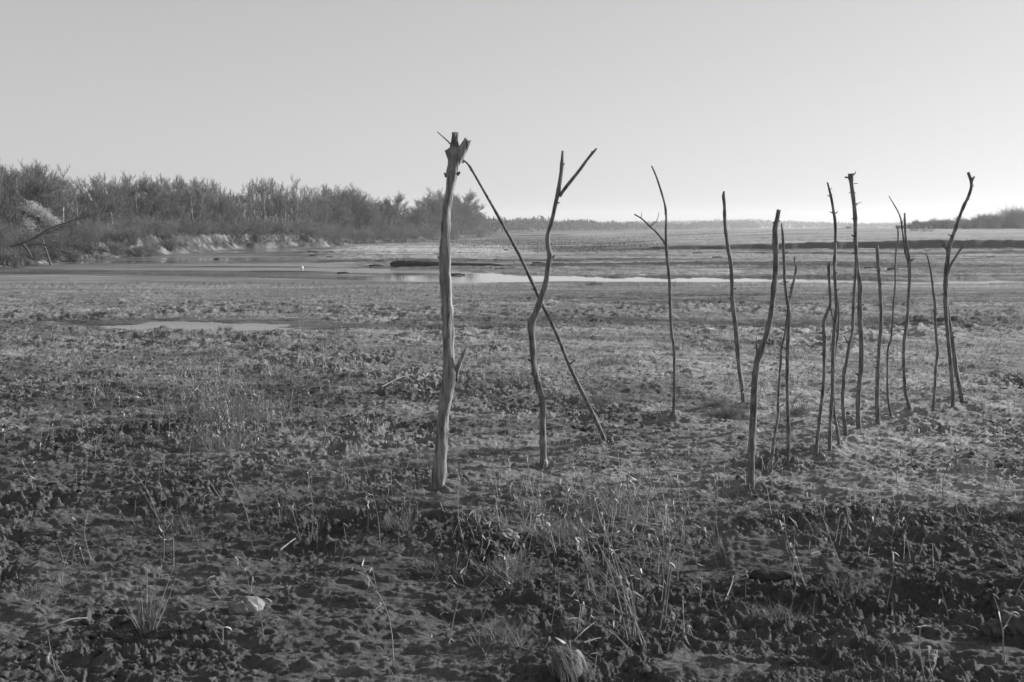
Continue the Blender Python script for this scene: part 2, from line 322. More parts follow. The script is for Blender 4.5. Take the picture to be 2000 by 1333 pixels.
# ------------------------------------------------------------------ ground sheet
def ground_mesh():
    rows = [0.05, .4, .8, 1.2, 1.6, 2.0, 2.4, 2.8, 3.1, 3.3]
    y = 3.45
    while y < 60:
        rows.append(y); y += max(0.0055, y*y/(1.6*1137)*0.46)*(1 if y < 30 else 1.25)
    while y < 190: rows.append(y); y += 0.55 if y < 134 or y > 158 else .26
    while y < 330: rows.append(y); y += 2.2
    while y < 3000: rows.append(y); y *= 1.06
    rows = np.array(rows)
    f = np.arange(-26.6, 26.61, 0.048)
    side = np.concatenate([np.arange(26.7, 42, .11), np.arange(42.5, 60, 1.6), np.arange(62, 181, 6.0)])
    ang = np.radians(np.concatenate([-side[::-1], f, side]))
    A, D = np.meshgrid(ang, rows)
    # rows are depths straight ahead inside the field of view, radii outside it
    inner = np.minimum(np.abs(A), R(40))
    rad = D/np.cos(inner)
    X = rad*np.sin(A); Y = rad*np.cos(A)
    nr, nc = X.shape
    x = X.ravel(); y = Y.ravel()
    Z = height(x, np.abs(y)*np.where(y < 0, .05, 1))
    # behind and beside the camera the flat just carries on
    m = np.clip((np.abs(A.ravel())-R(50))/R(20), 0, 1)
    Z = Z*(1-m)
    k = np.arange(nc-1)
    q = (np.arange(nr-1)[:,None]*nc+k[None]).ravel()
    Q = np.stack([q, q+1, q+nc+1, q+nc], 1)
    b = Buf(); b.add(np.stack([x, y, Z], 1), Q)
    # albedo and wetness per vertex: differences of soil, plus shade painted on the cut bank
    rough = rough_mask(x, y)
    n1 = fbm(x/2.3, y/2.0, 101, 4, .6); n2 = fbm(x/11, y/4.5, 102, 4, .6)
    sandy = ss(-2.2, 3.4, x)*ss(4.9, 7.5, y)*ss(17, 12, y)
    alb = 0.095 + 0.014*n1 + 0.022*n2 + 0.10*sandy*(1-.35*rough) - 0.022*rough*ss(9,5,y)
    mid = ss(11, 16, y)
    alb = alb + .065*ss(-4,2,x)*ss(6.5,9.5,y)*ss(21,18,y)*ss(-.5,.4,n1) + mid*(0.045 + 0.06*ss(.0,.7,fbm(x/4, y/1.6, 104, 4, .6)))
    silt = ss(-.02, .30, fbm(x*.6, y*1.5, 131, 6, .62)+.2*n1)
    alb = alb + .07*silt*ss(6.3, 8.0, y+.3*x)*ss(60, 30, y) + .02*silt*ss(7, 6, y)
    alb = alb - .035*ss(.1,.5,fbm(x*.8+5, y*2.2, 133, 5, .6))*ss(6.5,9,y)*ss(60,40,y)
    trough = ss(2.3, .3, np.abs(y-20.4-0.06*x-fbm(x/4, y/4, 9, 2)*.9))
    alb = alb - trough*0.10
    dk = ss(27, 31, y)*ss(58, 46, y)*ss(-3, 3, x + 2*n1)
    alb = alb - 0.085*dk*ss(-.35,.25,n1+.3)
    alb = alb + ss(40, 57, y)*0.05*ss(-.2,.4,n2)
    flat = ss(61, 70, y)
    st = fbm(x/40, y/7, 110, 5, .65)
    fa = 0.16 + 0.16*st + 0.05*fbm(x/3.2, y/1.1, 115, 4, .65)*ss(260,90,y) + 0.10*ss(.15,.6,fbm(x/55+3, y/10, 111, 3))*ss(90,150,y) - 0.07*ss(.1,.5,fbm(x/22+9, y/9, 112, 3))
    alb = alb*(1-flat) + fa*flat
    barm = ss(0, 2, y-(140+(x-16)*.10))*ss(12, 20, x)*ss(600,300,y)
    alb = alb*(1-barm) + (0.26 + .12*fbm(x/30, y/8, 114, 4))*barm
    fl = y-(139+(x-16)*.10+0.6*fbm(x/5, x*0, 47, 3)); face_shade = ss(-.8, -.3, fl)*ss(1.5, .9, fl)*ss(11,14,x)
    alb = alb*(1-face_shade)+0.035*face_shade  # shade on the front of the cut bank, painted into the albedo
    bd = np.full(x.shape, -99.0); s = y > 50; bd[s] = bank_dist(x[s], y[s])
    bk = ss(-1, .8, bd)
    ba = 0.05 + .12*ss(.1,.5,fbm(x/1.8, y/2.6, 117, 5, .65))*ss(7,4,bd) + .03*ss(4,12,bd)
    alb = alb*(1-bk) + ba*bk
    sandspit = ss(-18, -8, x+.1*(y-60))*ss(12, 0, x+3)*ss(100,120,y)*ss(190,165,y)
    alb = alb + .2*sandspit*(1-bk)
    wet = ss(ZW+.10, ZW+.02, Z)*(y > 50)
    wp = ss(PUD+.03, PUD, Z)*ss(3, 1.5, np.hypot((x+5.55)/2.2, (y-20)/1.0))
    wet = np.maximum(wet, wp); wet = np.maximum(wet, trough*.4)
    alb = np.clip(alb*(1-.35*wet), .03, .6)
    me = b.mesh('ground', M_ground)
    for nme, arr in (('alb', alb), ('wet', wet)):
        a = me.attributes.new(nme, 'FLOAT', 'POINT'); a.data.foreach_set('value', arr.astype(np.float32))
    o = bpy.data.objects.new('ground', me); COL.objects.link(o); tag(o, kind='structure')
def ground_material():
    m = bpy.data.materials.new('mud_and_sand'); m.use_nodes = True; nt = m.node_tree; N = nt.nodes; L = nt.links
    bs = N['Principled BSDF']; bs.inputs['Specular IOR Level'].default_value = .25
    at = N.new('ShaderNodeAttribute'); at.attribute_name = 'alb'; aw = N.new('ShaderNodeAttribute'); aw.attribute_name = 'wet'
    tc = N.new('ShaderNodeTexCoord')
    def noise(s, d, r=.65):
        n = N.new('ShaderNodeTexNoise'); n.inputs['Scale'].default_value = s; n.inputs['Detail'].default_value = d; n.inputs['Roughness'].default_value = r
        L.new(tc.outputs['Object'], n.inputs['Vector']); return n
    def mp(src, a, b, c, d):
        r = N.new('ShaderNodeMapRange'); r.inputs[1].default_value = a; r.inputs[2].default_value = b; r.inputs[3].default_value = c; r.inputs[4].default_value = d
        L.new(src, r.inputs[0]); return r.outputs[0]
    def mul(a, b):
        x = N.new('ShaderNodeMath'); x.operation = 'MULTIPLY'; L.new(a, x.inputs[0]); L.new(b, x.inputs[1]); return x.outputs[0]
    n1 = noise(38, 8, .7); n2 = noise(5, 7, .65); n3 = noise(160, 3)
    v = mul(mul(at.outputs['Fac'], mp(n1.outputs[0], .3, .7, .62, 1.38)), mp(n2.outputs[0], .3, .7, .68, 1.32))
    L.new(v, bs.inputs['Base Color'])
    L.new(mp(aw.outputs['Fac'], 0, 1, .92, .42), bs.inputs['Roughness'])
    b1 = N.new('ShaderNodeBump'); b1.inputs['Strength'].default_value = .9; b1.inputs['Distance'].default_value = .020
    b2 = N.new('ShaderNodeBump'); b2.inputs['Strength'].default_value = .5; b2.inputs['Distance'].default_value = .003
    L.new(n1.outputs[0], b1.inputs['Height']); L.new(n3.outputs[0], b2.inputs['Height']); L.new(b1.outputs[0], b2.inputs['Normal']); L.new(b2.outputs[0], bs.inputs['Normal'])
    return m
M_ground = ground_material()
ground_mesh()
# ------------------------------------------------------------------ water
def water_material():
    m = bpy.data.materials.new('muddy_water'); m.use_nodes = True; nt = m.node_tree; N = nt.nodes; L = nt.links
    bs = N['Principled BSDF']; bs.inputs['Base Color'].default_value = g(.17); bs.inputs['Roughness'].default_value = .07; bs.inputs['IOR'].default_value = 1.33
    bs.inputs['Specular IOR Level'].default_value = .5
    tc = N.new('ShaderNodeTexCoord'); mpn = N.new('ShaderNodeMapping'); mpn.inputs['Scale'].default_value = (.35, 1.6, 1)
    n = N.new('ShaderNodeTexNoise'); n.inputs['Scale'].default_value = 2.2; n.inputs['Detail'].default_value = 4
    n2 = N.new('ShaderNodeTexNoise'); n2.inputs['Scale'].default_value = .05; n2.inputs['Detail'].default_value = 4
    L.new(tc.outputs['Object'], mpn.inputs[0]); L.new(mpn.outputs[0], n.inputs['Vector']); L.new(mpn.outputs[0], n2.inputs['Vector'])
    mr = N.new('ShaderNodeMapRange'); mr.inputs[1].default_value = .4; mr.inputs[2].default_value = .62; mr.inputs[3].default_value = .05; mr.inputs[4].default_value = .30
    L.new(n2.outputs[0], mr.inputs[0]); L.new(mr.outputs[0], bs.inputs['Roughness'])
    bp = N.new('ShaderNodeBump'); bp.inputs['Strength'].default_value = .12; bp.inputs['Distance'].default_value = .01
    L.new(n.outputs[0], bp.inputs['Height']); L.new(bp.outputs[0], bs.inputs['Normal'])
    return m
M_water = water_material()
b = Buf(); b.add([(-400,52,ZW),(260,52,ZW),(260,420,ZW),(-400,420,ZW)], [(0,1,2,3)])
tag(b.build('river_water', M_water), kind='structure')
b = Buf(); th = np.arange(48)*2*math.pi/48
b.add(np.vstack([[(-5.55,20,PUD)], np.stack([-5.55+2.6*np.cos(th), 20+1.5*np.sin(th), np.full(48,PUD)],1)]), None, [(0,i+1,(i+1)%48+1) for i in range(48)])
tag(b.build('puddle_water', M_water), kind='structure')

# ------------------------------------------------------------------ the stakes
def stick(name, label, cat, pts, base, Y=None, Ytop=None, group=None, branches=(), twigs=(), m=None, n=14, knob=.14, nubs=0, seed=0, bparts='branch', step=.018, jag=.7):
    """pts: (px,py,width_px) from base to tip in the photograph; stands at the ground point 'base'."""
    random.seed(seed); m = m or M_bark
    bp = ground_px(*base); Y = bp[1] if Y is None else Y; Ytop = Y if Ytop is None else Ytop
    y0, y1 = pts[0][1], pts[-1][1]
    ph = [random.uniform(0,6) for _ in range(3)]
    def P(px, py, wd, yoff=0):
        t = (y0-py)/(y0-y1); yy = Y+(Ytop-Y)*t + (0.03*math.sin(t*5+ph[0])-0.03*math.sin(ph[0])) + yoff
        p = atY(px, py, yy); return np.array([p[0], p[1], p[2], wd*yy/F*.5])
    org = np.array([P(*pts[0])[0], P(*pts[0])[1], H1(P(*pts[0])[0], P(*pts[0])[1])])
    root = empty(name, org); tag(root, label, cat, group)
    main = [P(*p) for p in pts]
    first = main[0].copy(); d = first-main[1]; d[:2] *= .3; L = abs(d[2])+1e-6
    first = np.array([first[0]+d[0]/L*.12, first[1], min(first[2], org[2])-.12, first[3]*1.05]); main = [first]+main
    S = spline(main, step); S[:,3] = np.maximum(S[:,3], .0012)
    rr = S[:,3]*(1+.05*fbm(np.arange(len(S))*.35, np.full(len(S), seed*3.3), seed, 3))
    k = 0
    while k < len(S):      # bud scars and knots along the stem
        k += random.randint(6, 16)
        if k < len(S): rr[max(0,k-1):k+2] *= random.uniform(1.04, 1.16)
    b = Buf(); tube(b, S[:,:3]-org, rr, n, ph, knob, jag); b.build('stem', m, root)
    for br in branches:
        yo = 0
        Q = [P(*p) for p in br]; s = spline(Q, step); bb = Buf()
        tube(bb, s[:,:3]-org, np.maximum(s[:,3],.001), max(6,n-4), ph, knob, jag); bb.build('branch', m, root)
    for tw in twigs:
        Q = [P(*p) for p in tw]; Q = np.array(Q); Q[:,1] += np.linspace(0, random.uniform(-.02,.02), len(Q)); s = spline(Q, .012); bb = Buf()
        tube(bb, s[:,:3]-org, np.maximum(s[:,3],.0009), 6, None, 0, .4); bb.build('twig', m, root)
    if nubs:
        for _ in range(int(nubs*1.6)):
            i = random.randint(int(len(S)*.1), len(S)-4); a = random.uniform(0, 2*math.pi); r = S[i,3]
            dv = np.array([math.cos(a), math.sin(a)*.8, .55]); L = random.uniform(.008,.026)
            bb = Buf(); p0 = S[i,:3]+dv*r*.4; tube(bb, np.array([p0, p0+dv*(r*.6+L*.6), p0+dv*(r*.6+L)])-org, [r*.42, r*.3, r*.2], 6, None, 0, .5); bb.build('twig_stub', m, root)
    return root
GRP = None
stick('wooden_post', 'thickest post with a pale weathered trunk and a crown shaped broken top', 'post',
  [(856,950,26),(859,905,25),(862,860,24),(864,837,23),(868,800,24),(872,775,27),(877,745,28),(878,728,26),(876.5,705,22),(876,683,21.5),(874,622,20.5),(871.5,560,20.5),(869.5,535,20),(868.5,505,23),(868.5,490,20),(868.5,470,18.5),(871,430,17.5),(872.5,405,18.5),(877.5,380,17),(881,360,19),(883.5,345,22),(884,337,24),(886,325,22),(888,312,25),(889,300,25),(888,288,18),(888,275,13),(889,262,11.5)], (857,950),
  branches=[[(889,320,18),(897,305,20),(904,293,17),(910,282,15),(913,276,14)], [(889,742,14),(891,728,10),(897,712,8),(903,697,7.5),(909.5,683,6.5)], [(885,314,17),(879,303,13),(874,294,9)]],
  twigs=[[(872,345,7),(869,339,4)],[(894,341,7),(898,337,4)],[(861,508,8),(856,501,4)],[(861,905,5),(854,902,3),(849,901,1.5)],[(857,900,4),(853,893,2.5),(851,888,1.5)],[(871,490,7),(868,482,4),(867,477,2)]],
  m=M_post, n=26, knob=.15, seed=1, jag=.6)
stick('leaning_pole', 'long thin straight pole leaning on the thick post, crossing behind the crooked stake', 'pole',
  [(1180,858,8.27),(1149,791,7.83),(1112,714,7.39),(1087,652,6.96),(1060,597,6.96),(1043,560,6.53),(1015,500,6.09),(980,435,5.66),(947,377,4.79),(930,347,4.35),(915,322,3.92),(902,310,3.48),(880,282,2.96),(868,270,2.44),(854,258,1.57)], (1180,858), Ytop=7.18,
  twigs=[[(907,315,3),(903,319,2),(903,314,1.5)],[(1113,712,5),(1120,706,3),(1124,703,2)]], seed=2, nubs=3, n=12, knob=.05)
stick('forked_stake', 'crooked stake with a long side branch near its top, crossed by the pole', 'stake',
  [(1061,914,15),(1061,886,13.5),(1060,837,13),(1060,787,13),(1052,757,13),(1043,714,12.5),(1040,668,12),(1038,645,13),(1039,630,14),(1047,612,12),(1058,578,10.5),(1065,557,10),(1071,517,10),(1074,502,11),(1071,482,9.5),(1070,460,9),(1077,437,8.5),(1085,400,8),(1091,370,8),(1096,335,7),(1099,296,4.5)], (1061,912),
  branches=[[(1093,384,6),(1103,369,6.5),(1130,335,6),(1147,312,5.5),(1156,301,5.5),(1165,291,3.5)]],
  twigs=[[(1078,504,6),(1083,500,3),(1087,497,1.5)],[(1064,780,5),(1072,774,3),(1081,769,1.5)],[(1154,304,3.5),(1156,296,2)],[(1037,628,6),(1035,621,5)],[(1062,905,5),(1068,912,3),(1072,921,2)],[(1099,323,3),(1103,320,2)]], seed=3, nubs=6)
stick('forked_stake', 'slender lone stake on a small sand mound, with a thin branch reaching left', 'stake',
  [(1316,813,6.5),(1317,762,6),(1317,721,6),(1317,684,7),(1312,648,5.5),(1309,600,5.5),(1307,543,5.5),(1303,503,5.5),(1301,476,5.5),(1300.5,453,5),(1301,426,4.5),(1299,403,4.2),(1294,383,4),(1285,354,3.4),(1279,338,3),(1273,325,2.6)], (1316,813),
  branches=[[(1303,484,4),(1294,469,4),(1283,455,3.6),(1269,442,3.4),(1254,428,3),(1239,419,2.6)]],
  twigs=[[(1270,443,2),(1283,430,1.4),(1287,415,1)],[(1252,427,1.6),(1254,415,.9)],[(1317,560,2),(1320,548,1)]], seed=4, nubs=8, n=10)
stick('stake', 'bare blunt topped stake leaning slightly left, behind the low pale grass tuft', 'stake',
  [(1452,789,9),(1449,754,8.5),(1444,721,8),(1440,673,8),(1436,635,8),(1431,592,8),(1430,559,7.5),(1428,521,8),(1424,498,7.5),(1420,471,7),(1416,435,6),(1415,401,5.5),(1413,384,6),(1414,375,4)], (1452,789), seed=5, nubs=9, n=12)
stick('stake', 'stout stake bent in an S with a blunt top, nearest of the right group', 'stake',
  [(1467,946,15),(1467,910,14),(1468.5,870,13.5),(1470.7,829,13),(1472.6,789,12.5),(1474,748,12),(1478,708,12),(1486,684,14),(1495,662,11.5),(1502,635,11),(1508,600,10.5),(1511.6,566,10.5),(1514.6,534,10),(1515,503,10),(1514,471,10),(1514,446,10),(1518,428,7.5),(1521,412,7)], (1467,946),
  twigs=[[(1478,694,4),(1478,670,2.4),(1479,654,1.4)],[(1517,436,4),(1523,431,3)],[(1518,496,4),(1520,490,3)]], seed=6, nubs=5, n=16)
stick('stake', 'thin dark stake with a pointed top just right of the stout S bent stake', 'stake',
  [(1539,911,7.5),(1539.5,870,7),(1539.5,829,7),(1538,775,7),(1538,721,7),(1539,667,7),(1540.5,610,6.5),(1536,577,6),(1533,547,5.6),(1531.4,514,5.5),(1530,480,5.5),(1528.5,457,5),(1526,437,2.5)], (1539,911), seed=7, nubs=7, n=12)
stick('stake', 'thin crooked stake with a hooked tip that crosses the dark pointed stake', 'stake',
  [(1504,930,6),(1509,883,6),(1514.4,843,5.5),(1520,813,6),(1520,789,5.5),(1522,748,5),(1524.7,708,5),(1526.6,681,6),(1533,654,4.6),(1538,616,4.6),(1544,577,4.5),(1547.6,559,4.5),(1552,543,4.5),(1554.5,523,4),(1553,516,3.4),(1551,504,3),(1556,501.6,2)], (1504,930), Ytop=7.75,
  twigs=[[(1520,797,4),(1527,793,3),(1534,789,2)]], seed=8, nubs=6, n=10)
stick('stake', 'dark knotty stake with a short broken top, leftmost of the tight cluster on the right', 'stake',
  [(1594,892,7.5),(1598,845,7),(1602,807,6.5),(1608,756,6.5),(1609.7,717,6.5),(1609.7,692,6.5),(1610.5,664,8),(1609,641,6),(1611,623,6),(1619,603,5.5),(1622,591,5.5),(1621,574,5.5),(1620,551,5.5),(1619,524,5.5),(1621,513,3.4)], (1594,892),
  twigs=[[(1608,671,5),(1603,670.5,3),(1599,669,2)],[(1612,661,5),(1616,658,2.5)],[(1607,690,5),(1604,692,3)],[(1618,527,4),(1615,521,2.5)]], seed=9, nubs=6, n=12)
stick('stake', 'tall slim stake with thorny twig stubs beside the taller thorny stake', 'stake',
  [(1621,880,8),(1621,845,7.5),(1623,807,7),(1626,768,7),(1626,733,7),(1627,692,6.8),(1629,654,6.6),(1631.4,623,6.4),(1633.5,599,6.4),(1632.5,575,6.4),(1631,551,6.4),(1630,519,6),(1631.4,488,6),(1632,454,5.6),(1631,431,5.6),(1628,412,5),(1624,389,4.6),(1620,372,4),(1616,357,3)], (1621,880),
  twigs=[[(1622,384,3),(1619,383,2),(1617,381,1)],[(1623,383,2),(1627,380,1)],[(1628,416,3),(1624,414,1)],[(1630,417,3),(1635,416,2),(1637,412,1.5)],[(1631,434,4),(1628,432,2)]], seed=10, nubs=7, n=12)
stick('stake', 'thin forked stake half hidden behind the slim thorny stake', 'stake',
  [(1639,871,6),(1634,832,5.5),(1630,808,5),(1628,760,4.5),(1629,715,4.5),(1633,676,4.5),(1637,653,4.5),(1638,628,4),(1637,600,3.6),(1636,575,2.6)], (1639,871),
  branches=[[(1637,655,4),(1633,643,3.6),(1628,628,3.6),(1624,608,3.4),(1622,597,2.6)]], seed=11, nubs=3, n=8)
stick('stake', 'tallest straight stake of the cluster, twig stubs around its flat top', 'stake',
  [(1677,841,10),(1676,794,9.5),(1678.6,756,9.5),(1682,717,9),(1682.4,692,9),(1682,654,9),(1680,628,8.6),(1679.5,599,8.4),(1680,561,8),(1677,540,8),(1674,520,8),(1672,488,8),(1671,456,8),(1670.7,431,8),(1669,408,7.6),(1666,383,7.4),(1663,362,7.4),(1661,340,8)], (1677,841),
  twigs=[[(1659,350,4),(1655,347,3),(1650,347,4)],[(1663,345,3.4),(1669,340,3),(1671,338,1.6),(1672,334,1)],[(1664,377,2),(1658,377,1)],[(1667,378,3),(1671,377,1.4)],[(1671,398,2),(1678,397,1.2),(1684,395,.8)],[(1668,428,3),(1662,428,1.4)],[(1672,428,4),(1675,427,2)],[(1668,359,1.6),(1675,359,.9)],[(1673,440,4),(1671,446,2.4)]], seed=12, nubs=8, n=14, jag=.2)
stick('stake', 'thin wavy stake with a sharp side twig crossing behind the tallest straight stake', 'stake',
  [(1652,852,8),(1648,814,7.5),(1646,781,7),(1648,748,7),(1649,728,7),(1654,705,6.5),(1659,673,7),(1664,655,6),(1666,628,5.5),(1667,599,5.5),(1669,561,5),(1671,530,5),(1672,500,4)], (1652,852),
  twigs=[[(1658,672,5),(1652,664,3),(1647,654,1.4)]], seed=13, nubs=6, n=12)
stick('stake', 'short straight stake with a flat top between the tallest stake and the threadlike stake', 'stake',
  [(1715,828,8.5),(1713,794,8),(1714,756,7.6),(1715,717,7.4),(1717,679,7.2),(1720.5,641,7),(1721,612,6.6),(1719.6,572,6.4),(1717,540,6),(1714.5,509,5.6),(1713.6,490,6),(1713.6,481,4)], (1715,828), seed=14, nubs=8, n=12)
stick('stake', 'threadlike wavy stake, thinnest of the cluster, left of the forked twin arm stake', 'stake',
  [(1741,817,5),(1734.7,781,4.6),(1733,748,4.4),(1733.5,717,4.2),(1734,684,4),(1740,661,3.8),(1743,628,3.4),(1745,595,3.4),(1746.5,576,3.2),(1748.6,551,3.2),(1748.6,519,3.2),(1750,492,2.8),(1754,467,2.6),(1753.5,448,2.4),(1751,441,1.4)], (1741,817), seed=15, nubs=4, n=8)
stick('forked_stake', 'stake splitting halfway up into two thin arms, the left arm bent away at its tip', 'stake',
  [(1777,800,7),(1769,768,6.6),(1766.6,743,6.4),(1765,705,6.2),(1766,666,6.2),(1769.7,643,6.4),(1773,615,5.6),(1774,590,5.4),(1776,551,5.4),(1776,526,5.6),(1776.5,507,5.6),(1772,484,5),(1769,463,4.6),(1767.5,437,4.4),(1767,417,3.4)], (1777,800),
  branches=[[(1775.5,522,4),(1771,505,4),(1767,488,3.6),(1764,463,3.4),(1761,440,3.2),(1758.5,425,3),(1753,412,2.6),(1746,400,2.2),(1736.5,384,1.6)]],
  twigs=[[(1769,648,4),(1764,644,2.6),(1760,643,1.5)],[(1778,509,4),(1783,507,2),(1785,504,1)],[(1761,439,2),(1765,428,1)]], seed=16, nubs=6, n=12)
stick('stake', 'thin single stake between the twin arm stake and the tall hooked stake at the right', 'stake',
  [(1822,803,6),(1824,781,5.6),(1826.6,748,5.4),(1828,717,5.2),(1831.5,687,5.6),(1829,661,5),(1826.6,628,5),(1826,595,4.6),(1823,572,4.4),(1820.5,547,4.2),(1817,526,4),(1813,507,3.8),(1809,495,2.4)], (1822,803),
  branches=[[(1826.5,616,4),(1824,610,3),(1822,606,2)]], twigs=[[(1811,500,2.4),(1806,497,1.4)]], seed=17, nubs=5, n=10)
stick('forked_stake', 'tall stake with a hooked top and a side branch reaching right, near the right edge', 'stake',
  [(1861,800,6.5),(1861,768,7),(1858.5,730,7),(1854.6,692,7),(1851,654,7.5),(1848,615,8),(1847,576,8),(1847,551,8.6),(1848,526,8),(1851,505,7.6),(1853.5,486,8),(1859,467,7.4),(1867,446,7),(1873,427,6.6),(1882,404,6.4),(1891,385,6),(1897,366,6),(1896,352,6.4),(1891,338,4.6)], (1861,800),
  branches=[[(1849,545,5),(1855,521,4.6),(1863.5,507,4.2),(1874,490,4),(1882,482,3.6),(1890,469,2.2)], [(1852,490,5.5),(1847,484,5),(1841,477,3.6)], [(1897,356,5),(1900,350,4.6),(1903,346,3.6)]],
  twigs=[[(1846,578,4),(1840,574,2)],[(1846,603,4),(1840,600,1.4)]], seed=18, nubs=5, n=14)
stick('stake', 'dark stake leaning left behind the tall hooked stake, rightmost of all', 'stake',
  [(1879,786,9.5),(1874,756,9),(1868.7,730,8.6),(1865,700,8),(1860,666,7.6),(1854.6,636,7),(1851,605,6.4),(1849,575,5)], (1879,786), seed=19, nubs=5, n=12, m=M_bark)

# ------------------------------------------------------------------ trees
def dirn(az, el): return np.array([math.cos(az)*math.cos(el), math.sin(az)*math.cos(el), math.sin(el)])
def bare_tree(seed, h, spread, kind, trunk_m, r0=.11, lean=0.0):
    """kind 'round': broad crown; 'slim': upright whips; 'pole': nearly bare trunk"""
    rd = random.Random(seed); tb = Buf(); A = []; B = []; ra = []; rb = []
    root = empty('bare_tree', (0,0,0))
    n = 10; P = []; a = rd.uniform(0, 6.28)
    for i in range(n+1):
        t = i/n; P.append([lean*h*t*t+ .012*h*math.sin(t*7+a), .012*h*math.cos(t*6+a), h*t*(.95 if kind != 'round' else .7)])
    P = np.array(P); r = r0*(1-np.linspace(0,1,n+1)**1.1)+.012; P[0,2] = -.3
    tube(tb, P, r, 7); tb.build('trunk', trunk_m, root)
    def seg(p, d, L, r, lvl):
        k = 3 if lvl < 3 else 2; q = p; dd = d
        for i in range(k):
            dd = dd + np.array([rd.gauss(0,.13), rd.gauss(0,.13), rd.gauss(.06,.1)]); dd /= np.linalg.norm(dd)
            q2 = q+dd*L/k; r2 = r*(1-.3*(i+1)/k)
            A.append(q); B.append(q2); ra.append(r*(1-.3*i/k)); rb.append(r2)
            if lvl < 4:
                for _ in range(2 if lvl < 3 else (3 if kind == 'round' else 2)):
                    az = rd.uniform(0, 6.28); s = .55 if kind == 'round' else .35
                    nd = dd + dirn(az, 0)*rd.uniform(.5,1)*s*1.5 + np.array([0,0,.15 if kind == 'round' else .6]); nd /= np.linalg.norm(nd)
                    seg(q2, nd, L*rd.uniform(.42,.68), max(r2*.6, .0115), lvl+1)
            q = q2
    nb = {'round': 18, 'slim': 13, 'pole': 9}[kind]
    for i in range(nb):
        t = (rd.uniform(.1,1) if kind == 'round' else rd.uniform(.3,1) if kind == 'slim' else rd.uniform(.35,1))
        j = t*n; k = min(int(j), n-1); p = P[k]+(P[k+1]-P[k])*(j-k)
        az = rd.uniform(0, 6.28); el = rd.uniform(.25,.95) if kind == 'round' else rd.uniform(.75,1.25)
        L = spread*(1-.45*t)*rd.uniform(.7,1.1)*(1 if kind == 'round' else .8)
        seg(p, dirn(az, el), L, r[k]*.5+.014, 1 if kind == 'round' else 2)
    cb = Buf(); prisms(cb, A, B, np.array(ra), np.array(rb)); cb.build('crown', M_crown, root, smooth=False)
    return root
PROTO = [(bare_tree(11, 6.3, 2.3, 'round', M_trunk), 'round'), (bare_tree(12, 7.0, 2.0, 'round', M_trunk), 'round'), (bare_tree(13, 6.6, 2.6, 'round', M_trunk, .13), 'round'),
         (bare_tree(14, 6.5, 1.9, 'slim', M_trunk, .08), 'slim'), (bare_tree(15, 7.2, 2.2, 'slim', M_trunk, .09), 'slim'), (bare_tree(16, 6.0, 1.7, 'slim', M_trunk, .07, .05), 'slim'),
         (bare_tree(17, 7.2, 1.6, 'pole', M_paletrunk, .10), 'pale'), (bare_tree(18, 6.5, 1.5, 'pole', M_paletrunk, .085, -.04), 'pale')]
LAB = {'round': 'bushy bare tree with many fine branches in the wood on the left river bank', 'slim': 'slender bare tree with upright whippy branches in the wood on the left river bank', 'pale': 'thin pale trunk with few branches standing out of the wood on the left river bank'}
used = set()
def place_tree(i, x, y, s, rz, label=None, z=None, sz=None):
    o, kind = PROTO[i]
    if i in used: o = copy_tree(o)
    used.add(i)
    o.location = (x, y, H1(x, y) if z is None else z); o.rotation_euler = (0, 0, rz); o.scale = (s, s, s*(sz or 1))
    tag(o, label or LAB[kind], 'tree', None if label else 'bare trees of the wood on the left bank')
    return o
rd = random.Random(5)
# top of the wood as seen in the photograph (x, y of the treetops)
TOPL = [(-200,300),(0,322),(60,330),(110,340),(180,352),(240,350),(300,345),(350,345),(400,354),(450,368),(490,362),(540,356),(580,352),(630,370),(680,374),(705,368),(735,385),(765,385),(795,408),(820,392),(850,378),(885,374),(910,380),(930,395),(950,420)]
tx = [a for a,_ in TOPL]; ty = [c for _,c in TOPL]
def bankY(px):       # depth where the line of sight of column px reaches the plateau
    k = (px-1000)/F
    ys = np.arange(70, 420, .5); bd = bank_dist(ys*k, ys)
    w_ = np.where(bd > 4.5)[0]
    return float(ys[w_[0]]) if len(w_) else 400.0
cnt = 0
for px in np.arange(-170, 945, 9.5):
    for r_ in range(3 if px < 700 else 2):
        p = px + rd.uniform(-6, 6); Y = bankY(p) + rd.uniform(1, 10) + r_*rd.uniform(8, 22)
        x = (p-1000)/F*Y; gz = H1(x, Y)
        ytop = np.interp(p, tx, ty) + rd.uniform(-7, 12) + (14*rd.random() if r_ == 0 else 0) + 9*max(0, math.sin(p*.045+1.3*math.sin(p*.013)))
        ht = CAMZ + (HOR-ytop)*Y/F - gz
        i = rd.choices(range(8), [1,1,.8,6,6,5,2.4,2.4] if p < 640 else [5,5,4,2,2,2,1,1])[0]
        if p < 120 and i < 3 and rd.random() < .5: i = 4
        base = {0:6.3*.93,1:7*.93,2:6.6*.93,3:6.9,4:7.5,5:6.4,6:7.4,7:6.6}[i]
        s = ht/base
        if r_ == 0 and rd.random() < .35: s *= rd.uniform(.6,.85)
        place_tree(i, x, Y, s, rd.uniform(0, 6.28)); cnt += 1
def own_tree(px, ytop, Y, i, label, sx=1.0):
    Y = Y or bankY(px)+2.5; x = (px-1000)/F*Y; gz = H1(x, Y); ht = CAMZ+(HOR-ytop)*Y/F-gz
    base = {0:6.3*.93,1:7*.93,2:6.6*.93,3:6.9,4:7.5,5:6.4,6:7.4,7:6.6}[i]
    s = ht/base; o = place_tree(i, x, Y, s, 1.0, label, z=gz); o.scale = (s*sx, s*sx, s)
own_tree(852, 372, None, 2, 'large round crowned bare tree standing directly behind the thick post', 1.15)
own_tree(902, 376, None, 0, 'round bare tree just right of the thick post at the end of the wood', 1.1)
own_tree(934, 396, None, 1, 'small pale rounded tree at the far right end of the left wood', 1.1)
